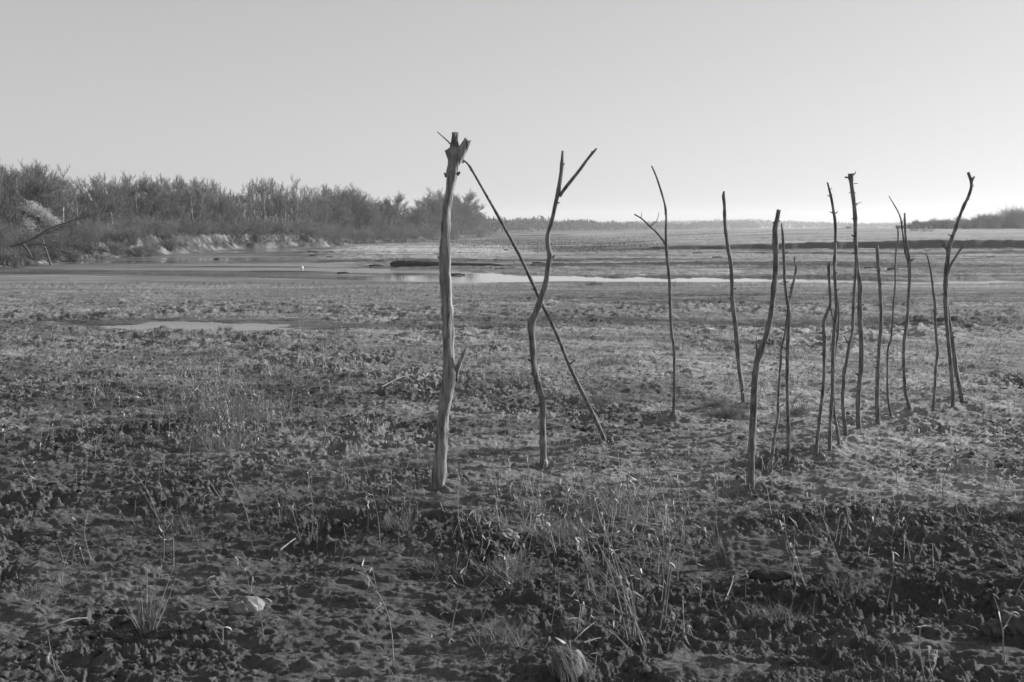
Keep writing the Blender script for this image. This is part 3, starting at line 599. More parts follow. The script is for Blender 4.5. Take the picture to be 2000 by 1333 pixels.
own_tree(704, 364, None, 2, 'broad bare tree rising above the wood left of the gap', 1.0)
own_tree(765, 380, None, 0, 'isolated rounded tree top between two dips of the left wood', 1.0)
own_tree(578, 350, None, 4, 'tall upright bare tree with pale whippy branches in the middle of the left wood', 1.1)
own_tree(296, 385, None, 6, 'pale sunlit trunk in the middle of the left wood above the bank')
own_tree(380, 360, None, 7, 'pale leaning birch like trunk right above the eroded bank')
own_tree(464, 385, None, 6, 'slim pale trunk standing on the crest of the eroded bank')
own_tree(130, 318, None, 6, 'tall thin pale dead tree rising over the wood at the far left')
for i in range(8):
    if i not in used: place_tree(i, -45, 120, 1, 0)
# undergrowth thickets along the bank: stuff (nobody could count the stems)
def twig_clumps(buf, centers, hs, ws, ntw, rtw, rnd):
    A = []; B = []; ra = []
    for (x, y, z), h, wd in zip(centers, hs, ws):
        n = ntw; az = rnd.uniform(0, 2*np.pi, n); rr = wd*np.sqrt(rnd.uniform(0, 1, n))
        bx = x+.35*rr*np.cos(az); by = y+.35*rr*np.sin(az); mid = np.stack([x+.75*rr*np.cos(az), y+.75*rr*np.sin(az), z+h*rnd.uniform(.35,.65,n)], 1)
        top = np.stack([x+1.15*rr*np.cos(az+.2)+.1*rnd.normal(size=n), y+1.15*rr*np.sin(az+.2), z+h*rnd.uniform(.6,1.05,n)*(1-.35*(rr/wd)**2)], 1)
        a0 = np.stack([bx, by, np.full(n, z-.1)], 1)
        A += [a0, mid]; B += [mid, top]; ra += [np.full(n, rtw), np.full(n, rtw*.7)]
        for _ in range(3):
            s = mid+(top-mid)*rnd.uniform(.1,.9,(n,1)); e = s+rnd.normal(size=(n,3))*.22*h*np.array([1,1,.5])+np.array([0,0,.16*h])
            A.append(s); B.append(e); ra.append(np.full(n, rtw*.55))
    prisms(buf, np.concatenate(A), np.concatenate(B), np.concatenate(ra), np.concatenate(ra)*.6)
rn = np.random.default_rng(3)
cs = []; hs = []; ws = []
for px in np.arange(-190, 960, 4.6):
    for r_ in range(3):
        p = px+rn.uniform(-4,4); Y = bankY(p)+rn.uniform(-1.5, 3)+r_*rn.uniform(4,14); x = (p-1000)/F*Y
        cs.append((x, Y, H1(x, Y))); hs.append(rn.uniform(1.2,2.9)*(1+.3*r_)*np.interp(p,[100,500,600,700,760,800,835,870,915,950],[.85,.9,1.1,1.3,1.15,.85,1.4,1.7,1.4,.5])); ws.append(rn.uniform(.9,1.8)*np.interp(p,[500,900],[1,1.3]))
bb = Buf(); twig_clumps(bb, cs, hs, ws, 34, .015, rn)
tag(bb.build('undergrowth', M_brush, smooth=False), 'dense grey undergrowth of bare stems filling the foot of the wood on the left bank', 'undergrowth', kind='stuff')
# individual shrubs at the water's edge (left)
def shrub(name, label, px, py, hpx, wpx, Y, m, seed, group=None, ntw=160, r=.014, lean=0, cat='shrub'):
    x, y, _ = atY(px, py, Y); z = H1(x, y); root = empty(name, (x, y, z)); tag(root, label, cat, group)
    rr = np.random.default_rng(seed); b = Buf(); h = hpx*Y/F; wd = wpx*Y/F*.5
    cc = []; hh = []; ww = []
    for _ in range(5):
        ox = rr.uniform(-.55,.55)*wd; oy = rr.uniform(-.5,.5)*wd
        cc.append((ox, oy, 0)); hh.append(h*rr.uniform(.7,1)); ww.append(wd*rr.uniform(.45,.7))
    twig_clumps(b, cc, hh, ww, ntw//5, r, rr)
    V = np.concatenate(b.v); V[:,0] += lean*V[:,2]; b.v = [V]
    o = b.build('branches', m, root, smooth=False); return root
shr = [(20,520,40,70,84),(60,505,30,55,92),(150,500,26,60,99),(225,500,30,50,112),(120,470,60,90,101),(170,455,55,80,110),(250,482,38,60,118),(330,480,22,50,126),(280,492,26,40,116),(10,470,80,90,90),
       (560,470,18,45,172),(610,468,26,50,176),(660,470,34,60,184),(720,472,32,60,204),(790,470,34,60,222),(840,468,36,50,246),(880,468,34,40,258),(930,464,26,44,285)]
for i, (px, py, h, wd, Y) in enumerate(shr):
    shrub('bank_shrub', 'dense twiggy grey shrub growing at the edge of the left river bank', px, py, h, wd, Y, M_brush, 200+i, 'twiggy shrubs along the edge of the left bank')
# the pale leafy willow at the far left
def leafy(root, m, cx, cz, rx, rz, n, seed, lean=0., size=.12):
    rr = np.random.default_rng(seed); d = rr.normal(size=(n,3)); d /= np.linalg.norm(d, axis=1)[:,None]; d *= rr.uniform(.2,1,(n,1))**.5
    lump = 1+.35*np.sin(d[:,0:1]*7+seed)*np.cos(d[:,2:3]*6)
    P = d*lump*np.array([rx, rx*.7, rz])+np.array([cx, 0, cz]); P[:,0] += lean*(P[:,2]-cz)
    b = Buf(); blades(b, P, rr.uniform(.6,1.5,n)*size, rr.uniform(0,6.28,n), rr.uniform(.2,1.2,n), rr.uniform(0,.8,n), size*.35, K=1, fw=rr.uniform(0,6.28,n))
    return b.build('crown', m, root, smooth=False)
Yw = 90; x, y, _ = atY(92, 470, Yw); z = H1(x, y)
wroot = empty('willow_tree', (x, y, z)); tag(wroot, 'pale bright leafed willow bush leaning over the bank at the far left', 'tree')
tb = Buf(); tube(tb, [(0.3,0,-.2),(0,0,.8),(-.4,0,2.2),(-.8,0,3.9)], [.1,.08,.06,.03], 6); tb.build('trunk', M_trunk, wroot)
for k, (cx, cz, rx, rz, n) in enumerate([(-.9,4.4,.75,.75,1500),(-.2,4.0,.8,.6,1500),(.6,3.4,.6,.45,900),(-1.3,3.3,.5,.5,500)]): leafy(wroot, M_palefol, cx, cz, rx, rz, n, 300+k, -.5)
# fallen dark tree reaching out from the left bank
Yf = 82
def Lp(px, py, dy=0): return atY(px, py, Yf+dy)
o0 = Lp(28, 480); o0[2] = H1(o0[0], o0[1])
fr = empty('fallen_tree', o0); tag(fr, 'dark fallen tree with long bare limbs reaching right over the left bank', 'tree')
for nm, pts, r0, r1 in (('trunk', [(20,482,0),(55,470,0),(100,446,-.3),(140,432,-.6),(195,415,-1)], .10, .02), ('limb', [(28,480,0),(60,468,-.5),(92,455,-1),(125,440,-1.3)], .08, .015), ('limb', [(55,478,-1),(85,478,-1.4),(120,492,-1.8)], .1, .03), ('limb', [(45,478,0),(55,490,-.8),(62,502,-1.2)], .11, .05)):
    P = spline([list(Lp(a, c, d)) for a, c, d in pts], .3); b = Buf(); tube(b, P-o0, np.linspace(r0, r1, len(P)), 7, (1,2,3), .1); b.build(nm, M_trunk, fr)
    if r1 < .04:
        A = []; B = []
        for _ in range(45):
            i = random.randint(len(P)//3, len(P)-1); e = P[i]+np.array([random.uniform(.1,1.3), random.uniform(-.5,.5), random.uniform(-.7,.5)]); A.append(P[i]-o0); B.append(e-o0)
        b = Buf(); prisms(b, A, B, .022, .008); b.build('twigs', M_trunk, fr)
# slumped bank blocks and grass fringe on the crest: one fringe, stuff
N_ = 22000; ps = rn.uniform(-100, 960, N_); bx = []; 
BYs = {int(p): bankY(p) for p in range(-110, 970, 5)}
Yb = np.interp(ps, sorted(BYs), [BYs[k] for k in sorted(BYs)]) + rn.uniform(-5.5, 3, N_)
X = (ps-1000)/F*Yb; Zb = height(X, Yb)
b = Buf(); blades(b, np.stack([X, Yb, Zb-.03], 1), rn.uniform(.15,.5,N_), rn.uniform(0,6.28,N_), rn.uniform(.1,.9,N_), rn.uniform(0,.9,N_), .06, K=2)
tag(b.build('bank_grass', M_bankgrass), 'fringe of pale dry grass hanging over the crest of the left bank', 'grass', kind='stuff')

# ------------------------------------------------------------------ far woods and right hand shrubs
A_ = []
def crowns(specs, qsize, per, m, name, label, seed):
    rr = np.random.default_rng(seed); b = Buf()
    for (x, y, z, h, wd) in specs:
        n = per; d = rr.normal(size=(n,3)); d /= np.linalg.norm(d,axis=1)[:,None]; d *= rr.uniform(.3,1,(n,1))**.6
        P = d*np.array([wd*.5, wd*.4, h*.5])+np.array([x, y, z+h*.48])
        blades(b, P, rr.uniform(.5,1.3,n)*qsize, rr.uniform(0,6.28,n), rr.uniform(0,1.5,n), 0, qsize*.45, K=1, fw=rr.uniform(0,6.28,n))
    tag(b.build(name, m, smooth=False), label, 'woods', kind='stuff')
sp = []
for px in np.arange(935, 1480, 2.6):
    Y = np.interp(px, [935,1000,1150,1300,1480], [480,600,720,950,1250])+rn.uniform(-20,50)
    top = np.interp(px, [935,960,1000,1040,1080,1150,1200,1215,1330,1400,1430,1480], [420,428,430,425,430,433,436,437,436,433,433,436])+rn.uniform(-1.5,1.5)+3.2*math.sin(px*.11+2*math.sin(px*.031))
    z = ZW+.1; h = CAMZ+(HOR-top)*Y/F-z; sp.append(((px-1000)/F*Y, Y, z, h, rn.uniform(1.0,2.2)*h))
crowns(sp, 1.5, 90, M_farwood, 'far_woods', 'low dark band of woods on the far shore behind the forked stake', 8)
sp = []
for px in np.arange(1100, 2150, 2.4):
    Y = rn.uniform(1350, 1750)
    top = np.interp(px, [1100,1440,1460,1520,1560,1680,1750,2100], [436,430,428,432,433,437,436,432])+rn.uniform(-1.5,2)
    z = ZW+.1; h = CAMZ+(HOR-top)*Y/F-z; sp.append(((px-1000)/F*Y, Y, z, h, rn.uniform(1.0,2.0)*h))
crowns(sp, 2.6, 60, M_farwood, 'distant_woods', 'hazy band of woods on the horizon behind the right hand stakes', 9)
rs = random.Random(77); k = 0
for px in list(np.arange(1752, 2080, 7.5)):
    for r_ in range(2):
        p = px+rs.uniform(-5,5); Y = 300+rs.uniform(-16,8)+r_*26
        top = np.interp(p, [1750,1780,1830,1900,1935,1965,2000,2080], [438,431,428,422,414,407,403,398])
        hp = (HOR+5-top)*rs.uniform(.5,1.15)
        if p < 1790 and r_: hp *= .5
        k += 1
        shrub('bar_shrub', 'grey bushy shrub in the row on the far sand bar at the right', p, 447, max(hp,7), max(14, hp*1.1), Y, M_brush, 500+k, 'shrubs on the far sand bar at the right', ntw=95, r=.035)
for i, (px, py, h, wd, Y) in enumerate([(1785,455,9,30,240),(1655,449,6,24,300),(1812,458,10,34,235)]):
    shrub('bar_shrub', 'low dark bush lying apart in front of the shrub row on the far sand bar', px, py, h, wd, Y, M_brush, 560+i, 'low bushes in front of the shrub row', ntw=60, r=.022)
# marsh grass on the flats
def stuff_grass(name, label, gen, m, h, wd, K=2, seed=1, lean=(.0,.6), curl=(0,1)):
    rr = np.random.default_rng(seed); xy = gen(rr); n = len(xy); z = height(xy[:,0], xy[:,1])
    b = Buf(); blades(b, np.column_stack([xy, z-.01]), rr.uniform(h[0],h[1],n), rr.uniform(0,6.28,n), rr.uniform(*lean,n), rr.uniform(*curl,n), rr.uniform(.6,1.3,n)*wd, K=K, fw=rr.uniform(0,6.28,n))
    return tag(b.build(name, m), label, 'grass', kind='stuff')
def gm(rr):
    out = []
    for px, py, sx, sy, n in ((1150,487,70,3.2,5000),(1060,478,60,4,3500),(1210,480,40,3,1800),(980,470,60,4,3000),(1180,470,90,3,2500),(1330,466,80,4,1800),(930,480,60,3,1500)):
        p = px+rr.normal(size=n)*sx; q = py+rr.normal(size=n)*sy; q = np.maximum(q, 455)
        Y = 3.0*F/(q-HOR); out.append(np.column_stack([(p-1000)/F*Y, Y]))
    return np.concatenate(out)
stuff_grass('marsh_grass', 'grey marsh grass covering the flats beyond the river in the middle distance', gm, M_brush, (.1,.32), .07, 1, 21)

# ------------------------------------------------------------------ driftwood and things on the river
Yl = 84.0; lo = atY(765, 521, Yl); lo[2] = ZW
lg = empty('driftwood_log', lo); tag(lg, 'long dark driftwood trunk with knobby root end lying behind the thick post', 'log')
def lp(px, py, d=0): return atY(px, py, Yl+d)-lo
P = spline([list(lp(*a)) for a in [(775,515,0),(800,514.5,.1),(830,515.5,.3),(870,517,.5),(905,518,.7),(930,518,.9),(955,517,1.0),(985,519,1.2)]], .25)
b = Buf(); tube(b, P, np.interp(np.linspace(0,1,len(P)), [0,.1,.4,.7,1], [.2,.2,.19,.14,.05]), 12, (1,2,3), .12, .5); b.build('trunk', M_driftwood, lg)
for pts, r in (([(779,516),(769,514),(762,516)], .18), ([(780,517),(770,519),(763,519)], .15), ([(781,518),(775,523),(772,526)], .13), ([(781,514),(776,510),(774,507)], .06), ([(786,513),(788,506),(789,499)], .03), ([(795,514),(801,510)], .04)):
    Q = spline([list(lp(a, c)) for a, c in pts], .08); b = Buf(); tube(b, Q, np.linspace(r, r*.4, len(Q)), 8, (2,1,0), .2, .5); b.build('root' if r > .05 else 'twig', M_driftwood, lg)
def lump(root, name, m, r, seed, amp=.3, loc=(0,0,0), sc=(1,1,1), sub=3):
    import bmesh
    bm = bmesh.new(); bmesh.ops.create_icosphere(bm, subdivisions=sub, radius=1)
    V = np.array([v.co[:] for v in bm.verts]); n = fbm(V[:,0]*1.3+V[:,2]*.7+seed, V[:,1]*1.3-V[:,2]*.6, seed, 4, .6)
    V = V*(1+amp*n)[:,None]*np.array(sc)*r+np.array(loc); T = [[v.index for v in f.verts] for f in bm.faces]; bm.free()
    b = Buf(); b.add(V, None, T); return b.build(name, m, root)
# little white container standing in the shallows
jp = atY(590, 527, 82.5); jp[2] = ZW
j = empty('plastic_jug', jp); tag(j, 'tiny white container standing in the shallow water left of the driftwood trunk', 'container')
b = Buf(); tube(b, [(0,0,-.02),(0,0,.02),(0,0,.16),(0,0,.21),(.01,0,.235)], [.07,.095,.095,.06,.035], 14); b.build('body', M_white, j)
b = Buf(); tube(b, [(.01,0,.236),(.01,0,.262)], [.04,.04], 12); b.build('cap', M_driftwood, j)
for px, py, Y, lab, mm, s in ((424,508,106,'small dark snag sticking out of the water below the eroded bank', M_driftwood, .15), (448,489,148,'dark root stump lying at the foot of the eroded bank', M_driftwood, .28)):
    q = atY(px, py, Y); q[2] = max(H1(q[0], q[1]), ZW); s_ = empty('driftwood_snag', q); tag(s_, lab, 'driftwood')
    lump(s_, 'stump', mm, s, 4+int(px), .5, (0,0,s*.3), (1.5,.8,.6))
    for a in (-.9,.2,1.0):
        b = Buf(); tube(b, [(0,0,.1),(a*s*1.3,0,s*.9),(a*s*2.2,.1,s*1.0)], [s*.2,s*.14,s*.06], 6); b.build('root', mm, s_)
q = atY(455, 485, 150); q[2] = max(H1(q[0], q[1]), ZW); s_ = empty('driftwood_branch', q); tag(s_, 'bleached white branch stuck upright at the foot of the eroded bank', 'driftwood')
b = Buf(); tube(b, spline([(-.5,0,-.1),(-.1,0,.5),(0,0,.9),(.35,0,1.35)], .2), [.1]*3+[.07]*100 if 0 else np.linspace(.11,.05,len(spline([(-.5,0,-.1),(-.1,0,.5),(0,0,.9),(.35,0,1.35)], .2))), 6); b.build('branch', M_paletrunk, s_)
b = Buf(); tube(b, [(0,0,.85),(-.35,0,1.1)], [.06,.03], 6); b.build('branch', M_paletrunk, s_)

rq = random.Random(4)
for i in range(26):
    px = rq.uniform(560, 1990); py = rq.choice([rq.uniform(492, 512), rq.uniform(512, 540), rq.uniform(478, 492)])
    q = atZ(px, py, ZW+.12); q[2] = max(H1(q[0], q[1]), ZW)
    if q[1] > 170: continue
    s_ = empty('driftwood_piece', q); tag(s_, 'small dark piece of stranded driftwood on the flats beyond the water', 'driftwood', 'stranded driftwood pieces on the river flats')
    L = rq.uniform(.4, 1.3); a = rq.uniform(-.5,.5); b = Buf(); P = spline([(-L*.5,-a*L*.3,.03),(0,0,.05+.05*rq.random()),(L*.5,a*L*.5,.04)], .15); tube(b, P, np.linspace(.07,.03,len(P)), 6, (1,2,3), .2, .5); b.build('stem', M_driftwood, s_)
    b = Buf(); tube(b, [(L*.1,0,.05),(L*.22,.05,.2+.1*rq.random())], [.025,.012], 5); b.build('twig', M_driftwood, s_)
# ------------------------------------------------------------------ near ground plants
def tuft_obj(name, label, px, py, n, hpx, wpx, seed, m=None, spread=.7, curl=(.2,1.1), bw=.0035, lean0=0, stiff=False, leaves=0, group=None, cat='grass tuft', azl=None):
    n = int(n*1.4) if not stiff else n
    p = ground_px(px, py); rr = np.random.default_rng(seed); s = p[1]/F
    h = hpx*s; wd = wpx*s*.5
    root = empty(name, (p[0], p[1], p[2])); tag(root, label, cat, group)
    az = rr.uniform(0, 6.28, n); r = (wd*(.22 if stiff else .95))*rr.uniform(0,1,n)**(.5 if stiff else .8)*(1+.35*np.sin(az*3+seed)*(not stiff))
    X = r*np.cos(az); Y = r*np.sin(az)
    Z = height(p[0]+X, p[1]+Y)-p[2]-.012
    lean = (rr.uniform(0,1,n)**.8)*spread+lean0
    a2 = az+rr.normal(size=n)*(.5 if stiff else 1.5) if azl is None else azl+rr.normal(size=n)*.35
    bwd = max(bw, s*.85)
    b = Buf(); blades(b, np.stack([X,Y,Z],1), h*(rr.uniform(.45,1.05,n) if stiff else .25+.9*rr.uniform(0,1,n)**1.8), a2, lean, rr.uniform(*curl,n), bwd*rr.uniform(.6,1.2,n), K=4, fw=rr.uniform(0,6.28,n)); b.build('blades', m or M_grass, root)
    if leaves:
        az = rr.uniform(0,6.28,leaves); r = wd*np.sqrt(rr.uniform(0,1,leaves)); X = r*np.cos(az); Y = r*np.sin(az)
        b = Buf(); blades(b, np.stack([X,Y,h*rr.uniform(.15,.95,leaves)],1), rr.uniform(.02,.045,leaves), rr.uniform(0,6.28,leaves), rr.uniform(.3,2.6,leaves), rr.uniform(-.5,1.5,leaves), .008, K=3, fw=rr.uniform(0,6.28,leaves)); b.build('leaves', M_leaf, root)
    return root
tuft_obj('rush_tuft', 'upright fan of stiff rushes left of the pale split stone', 290, 1232, 90, 128, 150, 1, M_stalk, .62, (-.08,.12), .0030, stiff=True)
tuft_obj('grass_tuft', 'large ragged clump of dry leafy grass left of the thick post in the middle distance', 450, 815, 700, 62, 170, 2, spread=.6, leaves=60)
tuft_obj('grass_tuft', 'dry leafy weeds in front of the large ragged grass clump', 440, 872, 260, 60, 130, 3, spread=.5, leaves=50)
tuft_obj('grass_tuft', 'fine haired low grass mound in front of the blunt left leaning stake', 1425, 815, 900, 34, 74, 4, spread=1.0, bw=.003)
tuft_obj('grass_tuft', 'small hairy grass tuft left of the fine haired mound', 1404, 796, 350, 26, 30, 5, spread=1.0)
tuft_obj('grass_tuft', 'dark little grass tuft right of the crossing thin stakes', 1560, 808, 260, 30, 50, 6, spread=.8, m=M_rush)
tuft_obj('grass_tuft', 'wide low grass patch beside the foot of the leaning pole', 1170, 790, 420, 36, 110, 7, spread=.9)
tuft_obj('grass_tuft', 'wispy grass patch right of the leaning pole in the middle distance', 1190, 706, 520, 22, 90, 8, spread=.8)
tuft_obj('grass_tuft', 'low grass patch between the thick post and the crooked forked stake', 965, 706, 420, 18, 90, 9, spread=.9)
tuft_obj('grass_tuft', 'dark low grass mat behind the crooked forked stake', 1010, 745, 700, 20, 130, 10, spread=.9)
tuft_obj('grass_tuft', 'scruffy grass patch in front of the stakes at the right edge', 1885, 925, 520, 34, 110, 11, spread=1.0)
tuft_obj('grass_tuft', 'dark hairy tuft cut off by the right edge of the picture', 1990, 1015, 300, 40, 50, 12, spread=.9, m=M_rush)
tuft_obj('grass_tuft', 'low bristly grass hummock on the right foreground mud', 1520, 1205, 480, 46, 110, 13, spread=1.1, bw=.003)
tuft_obj('grass_tuft', 'thin tangled grass right of the bristly hummock', 1650, 1165, 420, 46, 120, 14, spread=1.1, m=M_rush)
tuft_obj('grass_tuft', 'small pale feathery tuft leaning left in the right foreground', 1417, 1105, 120, 66, 34, 15, m=M_stalk, spread=.35, curl=(.1,.5), azl=2.6, stiff=True)
tuft_obj('grass_tuft', 'sparse hairy tuft on mud below the rushes of the left middle ground', 340, 1030, 300, 34, 80, 16, spread=.9)
tuft_obj('grass_tuft', 'fine grass tuft in front of the thick post', 780, 1030, 320, 42, 70, 17, spread=.7)
tuft_obj('grass_tuft', 'matted grass spreading right of the fallen leaf litter in the centre foreground', 860, 1115, 420, 40, 140, 18, spread=1.1, m=M_rush)
tuft_obj('grass_tuft', 'dense tangle of grass under the tall dry stalks in the centre foreground', 1000, 1130, 480, 60, 130, 19, spread=1.0, leaves=16)
tuft_obj('grass_tuft', 'leafy grass tangle below the foot of the crooked forked stake', 1090, 1050, 420, 60, 120, 20, spread=.9, leaves=20)
tuft_obj('grass_tuft', 'leafy weed patch in the middle of the right centre foreground', 1190, 1000, 420, 66, 150, 21, spread=.8, leaves=45)
tuft_obj('grass_tuft', 'bristly clump just above the bottom edge at the centre', 990, 1250, 360, 60, 130, 22, spread=.8)
tuft_obj('grass_tuft', 'grass growing along the puddle edge', 440, 646, 160, 16, 34, 23, spread=.9, m=M_rush)
tuft_obj('grass_tuft', 'bristly mound of grass beyond the puddle', 420, 688, 420, 16, 70, 24, spread=.8)
tuft_obj('grass_tuft', 'grass on the river edge right of the bent stake', 1160, 556, 160, 9, 30, 25, spread=.9, m=M_rush)
tuft_obj('grass_tuft', 'low grass tuft at the far left middle ground', 60, 1165, 220, 30, 70, 26, spread=.9)
# the bundle of tall dry stalks in the centre foreground
def stalks(name, label, base, tips, seed, wpx=2.6, leaves=2):
    p = ground_px(*base); rr = random.Random(seed); root = empty(name, p); tag(root, label, 'weed')
    s = p[1]/F; LA = []; 
    for tip in tips:
        t = atY(tip[0], tip[1], p[1]+rr.uniform(-.25,.25))-p; b0 = np.array([rr.uniform(-.04,.04), rr.uniform(-.04,.04), -.02])
        mid = b0*.5+t*.5+np.array([rr.uniform(-.03,.03), rr.uniform(-.02,.02), .03]); P = spline([b0, mid, t], .05)
        b = Buf(); tube(b, P, np.linspace(wpx*s*.5, wpx*s*.22, len(P)), 6, (1,2,3), .1); b.build('stalk', M_stalk, root)
        for _ in range(leaves): i = rr.randint(len(P)//2, len(P)-1); LA.append(P[i])
    n = len(LA)
    if n:
        r2 = np.random.default_rng(seed); b = Buf(); blades(b, np.array(LA), r2.uniform(.02,.05,n), r2.uniform(0,6.28,n), r2.uniform(.6,2.8,n), r2.uniform(0,1.5,n), .009, K=4, fw=r2.uniform(0,6.28,n)); b.build('leaves', M_leaf, root)
    return root
stalks('dry_weed', 'bundle of tall dry stalks leaning left in the centre foreground', (1245,1265), [(1150,1020),(1165,1060),(1180,1040),(1192,1055),(1205,1100),(1160,1110),(1135,1180),(1180,1170),(1225,1150),(1110,1210),(1212,1070),(1175,1000)], 31)
stalks('dry_weed', 'single tall curved pale stem standing right of the stalk bundle', (1298,1225), [(1302,985),(1325,1030)], 32, 3)
stalks('dry_weed', 'slim stems with bright leaf tips near the bottom right corner', (1808,1345), [(1797,1225),(1812,1262),(1830,1270),(1800,1300)], 33, 3.5, 3)
stalks('dry_weed', 'thin bent stems at the bottom left corner', (125,1335), [(5,1240),(95,1245)], 34, 2.4, 1)
stalks('dry_weed', 'leaning hair thin stems above the fan of rushes', (305,1025), [(245,905),(262,930)], 35, 1.6, 2)
stalks('dry_weed', 'hair thin stem leaning left on the dark mud at the left', (235,1040), [(195,975)], 36, 1.5, 1)
stalks('dry_weed', 'thin stem with a pale seed head in front of the split stone', (450,1270), [(413,1210),(398,1190)], 37, 2.4, 1)
stalks('dry_weed', 'curved stem with two pale oval leaves near the bottom left of centre', (783,1335), [(715,1215),(765,1290)], 38, 2.2, 2)
stalks('dry_weed', 'group of leafy stems in the right centre foreground', (1560,1145), [(1512,980),(1530,1005),(1552,1020),(1545,1060)], 39, 2.2, 4)
stalks('dry_weed', 'two long leaning stems in the right foreground', (1625,1100), [(1600,985),(1612,1010)], 40, 2.2, 2)
stalks('dry_weed', 'lone upright stem with bright tip right of the grass tangle', (1735,1195), [(1738,1050)], 41, 1.8, 2)
stalks('dry_weed', 'pair of stems beside the hollow mud clods at the right edge', (1975,1290), [(1980,1195),(1940,1160)], 42, 2.4, 2)
# uprooted root clump at the bottom edge
p = ground_px(1108, 1318); rt = empty('uprooted_clump', p); tag(rt, 'pale stringy uprooted grass clump at the bottom edge of the picture', 'root clump')
lump(rt, 'soil_core', M_clod, .055, 91, .5, (0,0,.02), (.9,.8,.9))
r2 = np.random.default_rng(9); n = 260
b = Buf(); blades(b, np.column_stack([r2.normal(size=n)*.02-.02, r2.normal(size=n)*.02-.03, np.full(n,.09)+r2.normal(size=n)*.015]), r2.uniform(.05,.15,n), r2.uniform(-.6,.3,n)-.9, r2.uniform(1.0,2.6,n), r2.uniform(.0,1.0,n), .0028, K=4, fw=r2.uniform(0,6.28,n)); b.build('roots', M_stalk, rt)
b = Buf(); blades(b, [(.03,-.04,.10),(.035,-.05,.09),(-.01,-.03,.12),(.06,-.02,.12)], [.08,.06,.05,.07], [-1,-1.2,2.4,.3], [1.6,2.2,1.2,1.3], [1.2,.6,.3,.2], .014, K=5); b.build('leaves', M_leaf, rt)
# stones and clods that stand out
p = ground_px(480, 1196); st = empty('stone', p); tag(st, 'pale split stone half buried in the dark mud of the left foreground', 'stone')
o = lump(st, 'stone', M_stone, .072, 11, .3, (0,0,.010), (1.0,.75,.5), 4); o.rotation_euler = (.15,-.12,.2); o.name = 'rock'
V = np.zeros((len(o.data.vertices),3), np.float32); o.data.vertices.foreach_get('co', V.ravel())
c = V[:,0]*.9+V[:,1]*.35-.004; V[:,2] -= .016*np.exp(-(c/.005)**2)*(V[:,2] > .015); o.data.vertices.foreach_set('co', V.ravel()); o.data.update()
p = ground_px(985, 1050); st = empty('clod', p); tag(st, 'pale dried clod among leafy weeds in the centre foreground', 'clod'); lump(st, 'lump', M_stone, .055, 14, .6, (0,0,.006), (1.1,.8,.45), 4)
p = ground_px(1510, 1130); st = empty('dark_clod', p); tag(st, 'long dark flat clod lying on smooth mud in the right foreground', 'clod'); lump(st, 'lump', M_driftwood, .1, 16, .25, (0,0,.008), (1.15,.5,.36), 4)
for i, (px, py, r) in enumerate([(1970,1212,.06),(1990,1232,.07),(1950,1240,.05),(1975,1190,.045)]):
    p = ground_px(px, py); st = empty('clod', p); tag(st, ['hollow pale mud clod, highest of the heap at the right edge','pale mud clod at the very right edge in the clod heap','lowest mud clod of the heap at the right edge','small mud clod behind the heap at the right edge'][i], 'clod'); lump(st, 'lump', M_clod, r, 20+i, .5, (0,0,r*.3), (1,1,.75), 4)
# fallen twigs lying on the mud
for i, ((x0,y0),(x1,y1),wp,lab) in enumerate([((545,1090),(590,1052),3.2,'short pale stick lying on the mud between rushes and thick post'),((1115,1270),(1160,1236),3.4,'short pale stick lying beside the uprooted clump'),((1415,1185),(1432,1130),3.4,'grey twig propped on the mud in the right foreground'),((100,1234),(172,1216),3.5,'pale curved stick lying left of the fan of rushes'),((640,968),(672,978),3,'small twig lying in front and left of the thick post'),((745,760),(800,735),2,'thin fallen twig behind and left of the thick post'),((395,1145),(420,1130),2,'tiny pale stick lying behind the fan of rushes')]):
    a = ground_px(x0, y0); c = ground_px(x1, y1); t = empty('fallen_twig', a); tag(t, lab, 'twig')
    P = spline([np.zeros(3)+[0,0,.01], (c-a)*.5+[.01,0,.025], (c-a)+[0,0,.012]], .03); b = Buf(); tube(b, P, np.linspace(wp*a[1]/F*.5, wp*a[1]/F*.25, len(P)), 7, (1,2,3), .15, .4); b.build('stick', M_stalk, t)
# dry weeds with pale curled leaves: prototypes and copies
def weed_proto(seed, h, nl, bend):
    rr = random.Random(seed); r2 = np.random.default_rng(seed); root = empty('leafy_weed', (0,0,0)); az = rr.uniform(0,6.28)
    P = spline([np.array([0,0,-.02]), np.array([bend*.2*math.cos(az), bend*.2*math.sin(az), h*.5]), np.array([bend*math.cos(az), bend*math.sin(az), h])], h/7)
    b = Buf(); tube(b, P, np.linspace(.0026,.0012,len(P)), 5)
    LA = [P[rr.randint(len(P)//3, len(P)-1)] for _ in range(nl)]
    for _ in range(rr.randint(0,2)):
        q = P[rr.randint(2, len(P)-2)]; e = q+np.array([rr.uniform(-.06,.06), rr.uniform(-.06,.06), rr.uniform(.02,.08)]); tube(b, [q, (q+e)/2+[0,0,.006], e], [.0018,.0014,.001], 4); LA.append(e)
    b.build('stem', M_stalk, root)
    n = len(LA); b = Buf(); blades(b, np.array(LA), r2.uniform(.02,.05,n), r2.uniform(0,6.28,n), r2.uniform(.2,2.8,n), r2.uniform(-.5,1.8,n), r2.uniform(.005,.010,n), K=4, fw=r2.uniform(0,6.28,n)); b.build('leaves', M_leaf, root)
    return root
WP = [weed_proto(700+i, [.10,.14,.18,.22,.27,.12,.16,.32][i], [2,2,3,2,4,1,3,4][i], [.03,.05,.04,.08,.1,.06,.02,.12][i]) for i in range(8)]
rw = random.Random(12); nw = 0
